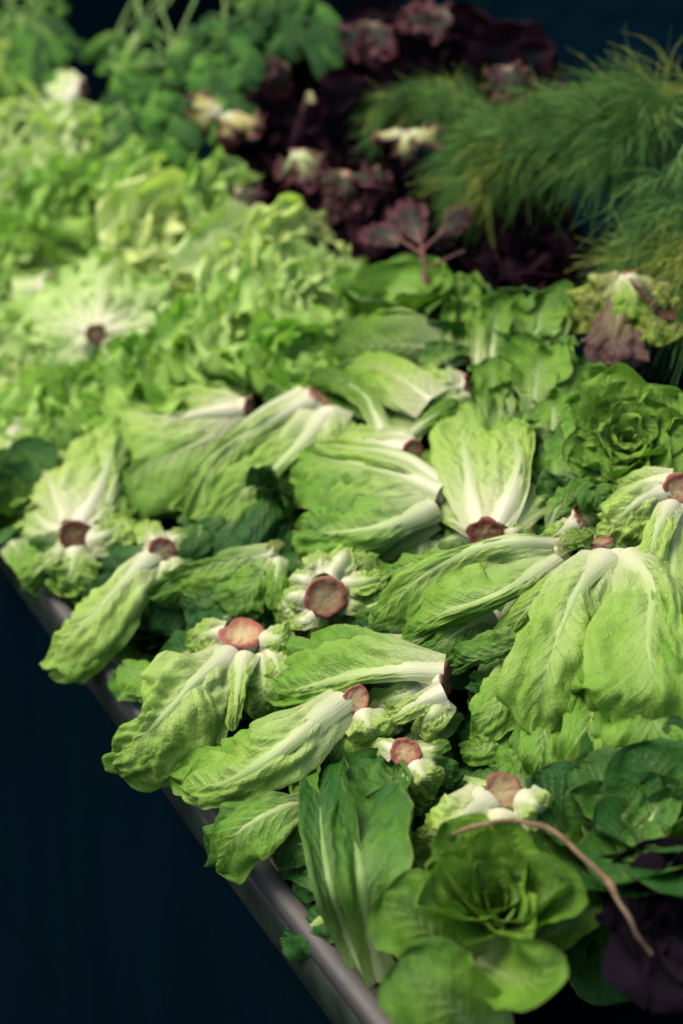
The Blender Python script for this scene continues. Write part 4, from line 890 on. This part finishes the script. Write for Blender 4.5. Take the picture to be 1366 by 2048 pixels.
for pts in ([(158, 180, 5, 18, 18), (120, 190, 6, 32, 32), (80, 185, 4, 40, 40), (45, 200, 1, 30, 30)], [(150, 188, 5, 18, 18), (120, 225, 5, 40, 40), (100, 270, 1, 40, 40)], [(150, 172, 5, 16, 16), (110, 160, 4, 30, 30), (75, 165, 1, 26, 26)]):
    leaf(h, pts, mat=M_BAT, pale=.95, frill=.010, ff=3.4, pucker=.004, rib=1.5)
# ------------------------------------------------------------------ red lettuces
RGp = 'dark red lettuces heaped behind the romaine'
red = [(590, 430, 0, (.1, .4, .8), 'dark red lettuce left of the branching red stalk'), (700, 470, 0, (0, .5, .8), 'dark red lettuce behind the whitish frilly one'),
       (830, 440, -1, (0, .5, .8), 'dark red lettuce round the branching red stalk'), (960, 470, -2, (0, .5, .8), 'dark red lettuce below the feathery dill'),
       (1080, 520, -3, (0, .6, .7), 'dark red lettuce behind the wilted red-green head'), (640, 180, -3, (0, .4, .8), 'dark red lettuce high up near the hanging green leaves'),
       (760, 130, -8, (0, .4, .8), 'dark red lettuce near the top edge, centre'), (900, 120, -10, (0, .4, .8), 'dark red lettuce near the top edge, right of centre'),
       (560, 290, -3, (.1, .4, .8), 'dark red lettuce in the gap beside the pale frilled rosette'), (700, 290, -2, (.0, .4, .8), 'dark red lettuce between the two white-based heads'),
       (1020, 200, -12, (.0, .4, .8), 'dark red lettuce above the dill with one dusky tip lit')]
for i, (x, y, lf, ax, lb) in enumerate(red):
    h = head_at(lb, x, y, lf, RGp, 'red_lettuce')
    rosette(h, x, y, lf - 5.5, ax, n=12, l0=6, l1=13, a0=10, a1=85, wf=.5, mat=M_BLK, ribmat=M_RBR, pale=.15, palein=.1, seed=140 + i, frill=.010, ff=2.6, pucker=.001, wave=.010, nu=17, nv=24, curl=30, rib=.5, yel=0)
def upturned(lb, x, y, lf, d, fan, length, w, rpx, mat=M_RED, pale=.75, st=True, name='red_lettuce', grp=RGp, **kw):
    lf += 2; length *= .8; w *= .72
    if pale < .1: lf -= 3.5; length *= 1.3; w *= 1.4
    h = head_at(lb, x, y, lf, grp, name)
    if st: stem(h, x, y, lf + 1, rpx, d, dark=.1)
    rq = random.Random(int(x + y))
    for k, a in enumerate(fan):
        if len(fan) > 3 and rq.random() < .25: continue
        a_ = R(a + rq.uniform(-16, 16)); length_ = length; length = length_ * rq.uniform(.75, 1.35); dx, dy = math.cos(a_), -math.sin(a_)
        pts = [(x + dx * length * f, y + dy * length * f, lf + q, w * c, w * c) for f, q, c in zip((.08, .4, .75, 1.05), (1, 2.2, 1.2, -1), (.4, .75, 1, .8))]
        leaf(h, pts, mat=mat, ribmat=M_RIB if pale > .3 else M_RBR, pale=pale, frill=.015, ff=3, pucker=.003, wave=.018, nv=30, nu=19, rib=.8 if pale > .6 else .3, roll=rq.uniform(-45, 45), **kw)
        length = length_
    return h
upturned('upside-down red lettuce with an orange tip and pale cone, left of the red frills', 592, 300, 4, (0, .9, .3), (205, 235, 262, 290, 320), 85, 30, 13, pale=.62)
upturned('upside-down red lettuce with a white base, right beside the feathery dill', 815, 262, 5, (0, .85, .4), (195, 225, 262, 300, 335), 80, 30, 15, pale=.95)
upturned('pale pinkish lettuce base lying under the orange-tipped head', 470, 375, 3, (-.7, .5, .3), (300, 322, 345), 95, 22, 12, pale=.45)
upturned('upside-down lettuce between the two pale-based red ones, tan and rosy', 690, 345, 3, (.1, .7, .5), (190, 215, 245, 280, 320, 350), 70, 26, 12, pale=.25)
upturned('yellow-green frilled rosette with red-tipped leaves under the hanging herbs', 445, 225, 4, (.5, .7, .3), (160, 190, 215, 245, 275, 300, 330), 85, 34, 12, pale=1.0, st=False, yel=.5)
upturned('small yellow-pink leaf cluster caught in the dark under the herbs', 620, 180, 0, (0, .9, .3), (255, 280, 300), 55, 14, 6, st=False, pale=.8, yel=.5)
h = upturned('wilted lettuce at the right with green shoulders and a limp dusky red leaf', 1262, 545, 4, (0, .9, .3), (318,), 120, 40, 16, pale=.5, wilt=.5)
leaf(h, [(1255, 560, 6, 18, 18), (1240, 620, 7, 36, 36), (1222, 680, 6, 62, 56), (1208, 728, 2, 66, 60)], mat=leaf_material('dusky_leaf', (.05, .035, .02), (.12, .075, .05), (.26, .25, .10), (.36, .36, .17), rim=(.12, .062, .055), rough=.6), pale=.6, rib=.8, wilt=.3, tipr=.92)
leaf(h, [(1250, 556, 6, 20, 20), (1212, 580, 7, 40, 40), (1175, 620, 5, 46, 46), (1145, 660, 1, 36, 36)], mat=M_ROM, pale=.6, rib=.5, pucker=.006, frill=.012, wilt=.9, yel=.5)
leaf(h, [(1268, 556, 6, 20, 20), (1295, 600, 7, 40, 40), (1315, 650, 5, 44, 44), (1330, 690, 1, 36, 36)], mat=M_ROM, pale=.55, rib=.5, pucker=.006, frill=.012, wilt=.9, yel=.5)
leaf(h, [(1260, 552, 7, 20, 20), (1265, 590, 8.5, 36, 36), (1268, 640, 6, 36, 36)], mat=M_ROM, frill=.01, yel=.5, pale=.62, rib=.8, pucker=.004)
# rosy frills
for x, y, a, lb in ((680, 395, 270, 'dusty rose frilled lettuce leaf tips below the tan head'), (760, 350, 250, 'rosy ruffled lettuce tips left of the white-based head'), (1015, 150, 265, 'single dusky pink leaf tip above the dill'), (745, 60, 250, 'single dull red leaf tip near the top edge'), (900, 45, 180, 'dull pink leaf lying near the top edge'), (580, 150, 200, 'dull red curled leaf right of the hanging herbs')):
    upturned(lb, x, y - 20, 2, (0, 1, 0), (a - 30, a, a + 35), 62, 24, 5, st=False, mat=M_RED, pale=.04)
# branching red stalk in front
h = thing('red_stalk', 'branching dull red stalk rising above the romaine row', 'stalk', at(850, 575, 3))
M_RSTK = flat_mat('red_stalk', (.13, .045, .038), .6, 60, .3, .0006, .3)
for pts, r_ in (([(852, 575, 3), (848, 530, 4), (842, 485, 4.5), (830, 440, 4)], .005), ([(846, 510, 4.2), (800, 480, 4.5), (760, 465, 4)], .003), ([(846, 500, 4.3), (880, 470, 4.6), (920, 440, 4)], .003), ([(850, 540, 4), (890, 520, 4.5), (930, 500, 4)], .0026)):
    D, v, Ln = spline(np.array([at(*q) for q in pts]), 14)
    G, fq, uv = tube(D, r_ * (1 - .5 * v), 8); link('stem', make_mesh('stem', G, fq, uv, M_RSTK), h)
for pts in ([(840, 480, 4, 8, 8), (825, 440, 5, 26, 26), (815, 400, 3, 22, 22)], [(800, 482, 4, 8, 8), (765, 468, 5, 22, 22), (725, 462, 3, 18, 18)], [(880, 472, 4, 8, 8), (910, 440, 5, 22, 22), (930, 410, 3, 18, 18)], [(835, 470, 4, 8, 8), (800, 440, 4, 22, 22), (780, 420, 3, 18, 18)]):
    leaf(h, pts, mat=M_RED, ribmat=M_RBR, pale=.05, rib=.4, frill=.008)
# ------------------------------------------------------------------ dill
M_DILL = flat_mat('dill_thread', (.105, .22, .048), .7, 30, .4, .0003, .1, (.04, .125, .03))
M_DILS = flat_mat('dill_stalk', (.13, .24, .05), .5, 40, .3, .0003, .3)
M_DILY = flat_mat('dill_yellow', (.30, .34, .05), .6, 30, .3, .0003, .15, (.10, .17, .03))
def dill(lb, stalks, seed, dens=75, tl=.07):
    rg = np.random.default_rng(seed)
    h = thing('dill_bunch', lb, 'dill', at(*stalks[0][0]), 'bunches of dill at the right')
    for mi, pts in enumerate(stalks):
        D, v, Ln = spline(np.array([at(*q) for q in pts]), 40)
        G, fq, uv = tube(D, .0024 * (1 - .75 * v) + .0003, 6)
        st = link('stalk', make_mesh('stalk', G, fq, uv, M_DILS), h)
        V = []; Fc = []; base = 0
        T = unit(np.gradient(D, axis=0))
        n = int(dens * Ln / .25)
        for k in range(n):
            tt = rg.uniform(.08, 1); i = min(int(tt * 39), 38); o_ = D[i] + (D[i + 1] - D[i]) * rg.random() + rg.normal(0, .004, 3)
            d0 = unit(T[i] * rg.uniform(.7, 1.8) + rg.normal(0, .55, 3))
            l0 = tl * rg.uniform(.4, 1.5) * (1.15 - .3 * tt)
            stem_end = o_ + d0 * l0 * .5
            for q in range(18):
                f_ = rg.random()
                st_ = o_ + (stem_end - o_) * f_
                d = unit(d0 * 1.2 + rg.normal(0, .42, 3)); l = l0 * rg.uniform(.35, .9)
                s = np.linspace(0, 1, 4)[:, None]
                bend = unit(rg.normal(0, 1, 3)) * l * .25
                P = st_ + d * l * s + bend * s ** 2 + np.array((0, 0, -l * .3)) * s ** 2
                w = unit(np.cross(d, rg.normal(0, 1, 3))) * .00042 * (1.1 - .6 * s)
                V.append(np.stack([P + w, P - w], 1).reshape(-1, 3))
                for r_ in range(3):
                    z = base + r_ * 2
                    Fc.append((z, z + 1, z + 3, z + 2))
                base += 8
        f = link('frond', make_mesh('frond', np.vstack(V), np.array(Fc), None, M_DILY if mi % 7 == 3 else M_DILL), st); f['kind'] = 'stuff'
    return h
rg = random.Random(9)
def spread(c, n, jx, jy):
    return [[(x + rg.uniform(-jx, jx), y + rg.uniform(-jy, jy), l + rg.uniform(-2, 3)) for x, y, l in c] for _ in range(n)]
dill('biggest dill bunch, its feathery tips reaching the red lettuces', spread([(1400, 215, 3), (1250, 245, 5), (1100, 270, 6), (990, 300, 5), (925, 350, 2)], 9, 25, 50), 1)
dill('dill bunch arching dark over the white-based red lettuce', spread([(1000, 240, -3), (900, 205, -3), (810, 195, -4), (745, 245, -6)], 4, 20, 18), 2, 45, .05)
dill('dill bunch hanging at the right edge with a bare stalk in front', [[(1372, 290, 8), (1340, 350, 8), (1300, 430, 7), (1262, 520, 5)]] + spread([(1420, 400, 2), (1380, 450, 3), (1340, 490, 2), (1290, 530, 0)], 4, 25, 30), 4, 55)
dill('dill spray running down the right edge past the wilted lettuce', spread([(1420, 480, 1), (1390, 560, 2), (1365, 620, 0)], 4, 20, 30), 5, 50)
dill('dill bunch at the far right edge, topmost', spread([(1430, 175, 1), (1340, 225, 2), (1240, 255, 2), (1160, 260, 0)], 5, 30, 25), 6)
# ------------------------------------------------------------------ dark leafy herbs at the top left
def bunch(lb, stalks, seed, mat=M_HRB, pale=.25, lw=22, frill=.006, wn=3):
    rg = random.Random(seed)
    h = thing('herb_bunch', lb, 'herbs', at(*stalks[0][0]), 'leafy herb bunches at the top left')
    for pts in stalks:
        D, v, Ln = spline(np.array([at(*q) for q in pts]), 16)
        G, fq, uv = tube(D, .0038 * (1 - .5 * v), 6); link('stalk', make_mesh('stalk', G, fq, uv, M_DILS), h)
        for k in range(wn * 4):
            t_ = rg.uniform(.35, 1); i = t_ * (len(pts) - 1); j = min(int(i), len(pts) - 2); f = i - j
            x = pts[j][0] + (pts[j + 1][0] - pts[j][0]) * f; y = pts[j][1] + (pts[j + 1][1] - pts[j][1]) * f; l = pts[j][2] + (pts[j + 1][2] - pts[j][2]) * f
            a = R(rg.uniform(0, 360)); ln = rg.uniform(70, 130); w = lw * rg.uniform(.5, 1.0)
            dx, dy = math.cos(a) * .8, math.sin(a) * .8 + .55
            leaf(h, [(x + dx * ln * q * .8, y + dy * ln * q * .8, l + z, w * c, w * c) for q, z, c in zip((0, .35, .7, 1.05), (0, 2, 2.5, 0), (.2, .9, 1, .5))], mat=mat, ribmat=M_RBG, pale=pale + rg.uniform(-.35, .3), frill=frill, ff=4,
                 rib=.4, nv=22, nu=13, tooth=.08, roll=rg.uniform(-40, 40), wave=.01)
    return h
rg = random.Random(19)
bunch('dense bunch of green serrated herb leaves hanging down from the top edge', spread([(340, -60, 1), (320, 10, 4), (290, 110, 6), (300, 210, 5), (315, 300, 3)], 8, 80, 25), 1, lw=26, pale=.3)
bunch('leafy green herb bunch trailing right to the dark red lettuces', spread([(480, -60, 1), (450, 20, 4), (440, 100, 4), (460, 170, 2)], 5, 60, 25), 2, pale=.2, lw=26)
bunch('herb bunch with pale hanging stalks in the top left corner', spread([(60, -60, 2), (70, 0, 3), (80, 70, 3), (90, 130, 1)], 6, 60, 20), 3, pale=.3, lw=16)
bunch('dark herb leaves at the top edge right of the dense bunch', spread([(600, -60, -1), (590, -10, 0), (570, 40, 0)], 4, 50, 20), 4, pale=.05)
bunch('yellow-green herb leaves at the very left top edge', spread([(-10, 20, 2), (0, 70, 3), (5, 130, 2)], 3, 20, 20), 6, pale=.6, lw=18)
h = head_at('wide grey-green leaf drooping between herbs and pale heap', 290, 165, 3, 'leafy herb bunches at the top left', 'broad_leaf', 'leaf')
M_GRY = leaf_material('grey_green_leaf', (.07, .13, .06), (.13, .20, .10), (.26, .33, .19), (.4, .45, .28), trans=.15, rough=.6)
leaf(h, [(290, 168, 4, 12, 12), (282, 205, 6, 46, 46), (272, 250, 5, 64, 60), (280, 300, 2, 50, 50)], mat=M_GRY, pale=.5, rib=.4, pucker=.001)
leaf(h, [(300, 200, 3, 12, 12), (310, 260, 4, 40, 40), (315, 310, 1, 40, 36)], mat=M_GRY, pale=.75, rib=.4, frill=.01)
# ------------------------------------------------------------------ dark purple leaf at the lower right
h = head_at('dark purple lettuce out of focus in the bottom right corner', 1330, 1820, 6, RGp, 'red_lettuce')
M_PUR = leaf_material('purple_leaf', (.003, .003, .007), (.005, .004, .008), (.010, .008, .011), (.02, .012, .012), rim=(.009, .005, .010), rough=.85, spec=.08, dry=0.0)
rosette(h, 1420, 1845, 2, (-.3, .6, .7), n=14, l0=5, l1=10, a0=10, a1=80, wf=.5, mat=M_PUR, ribmat=M_RBR, pale=.2, seed=171, frill=.01, rib=.4)
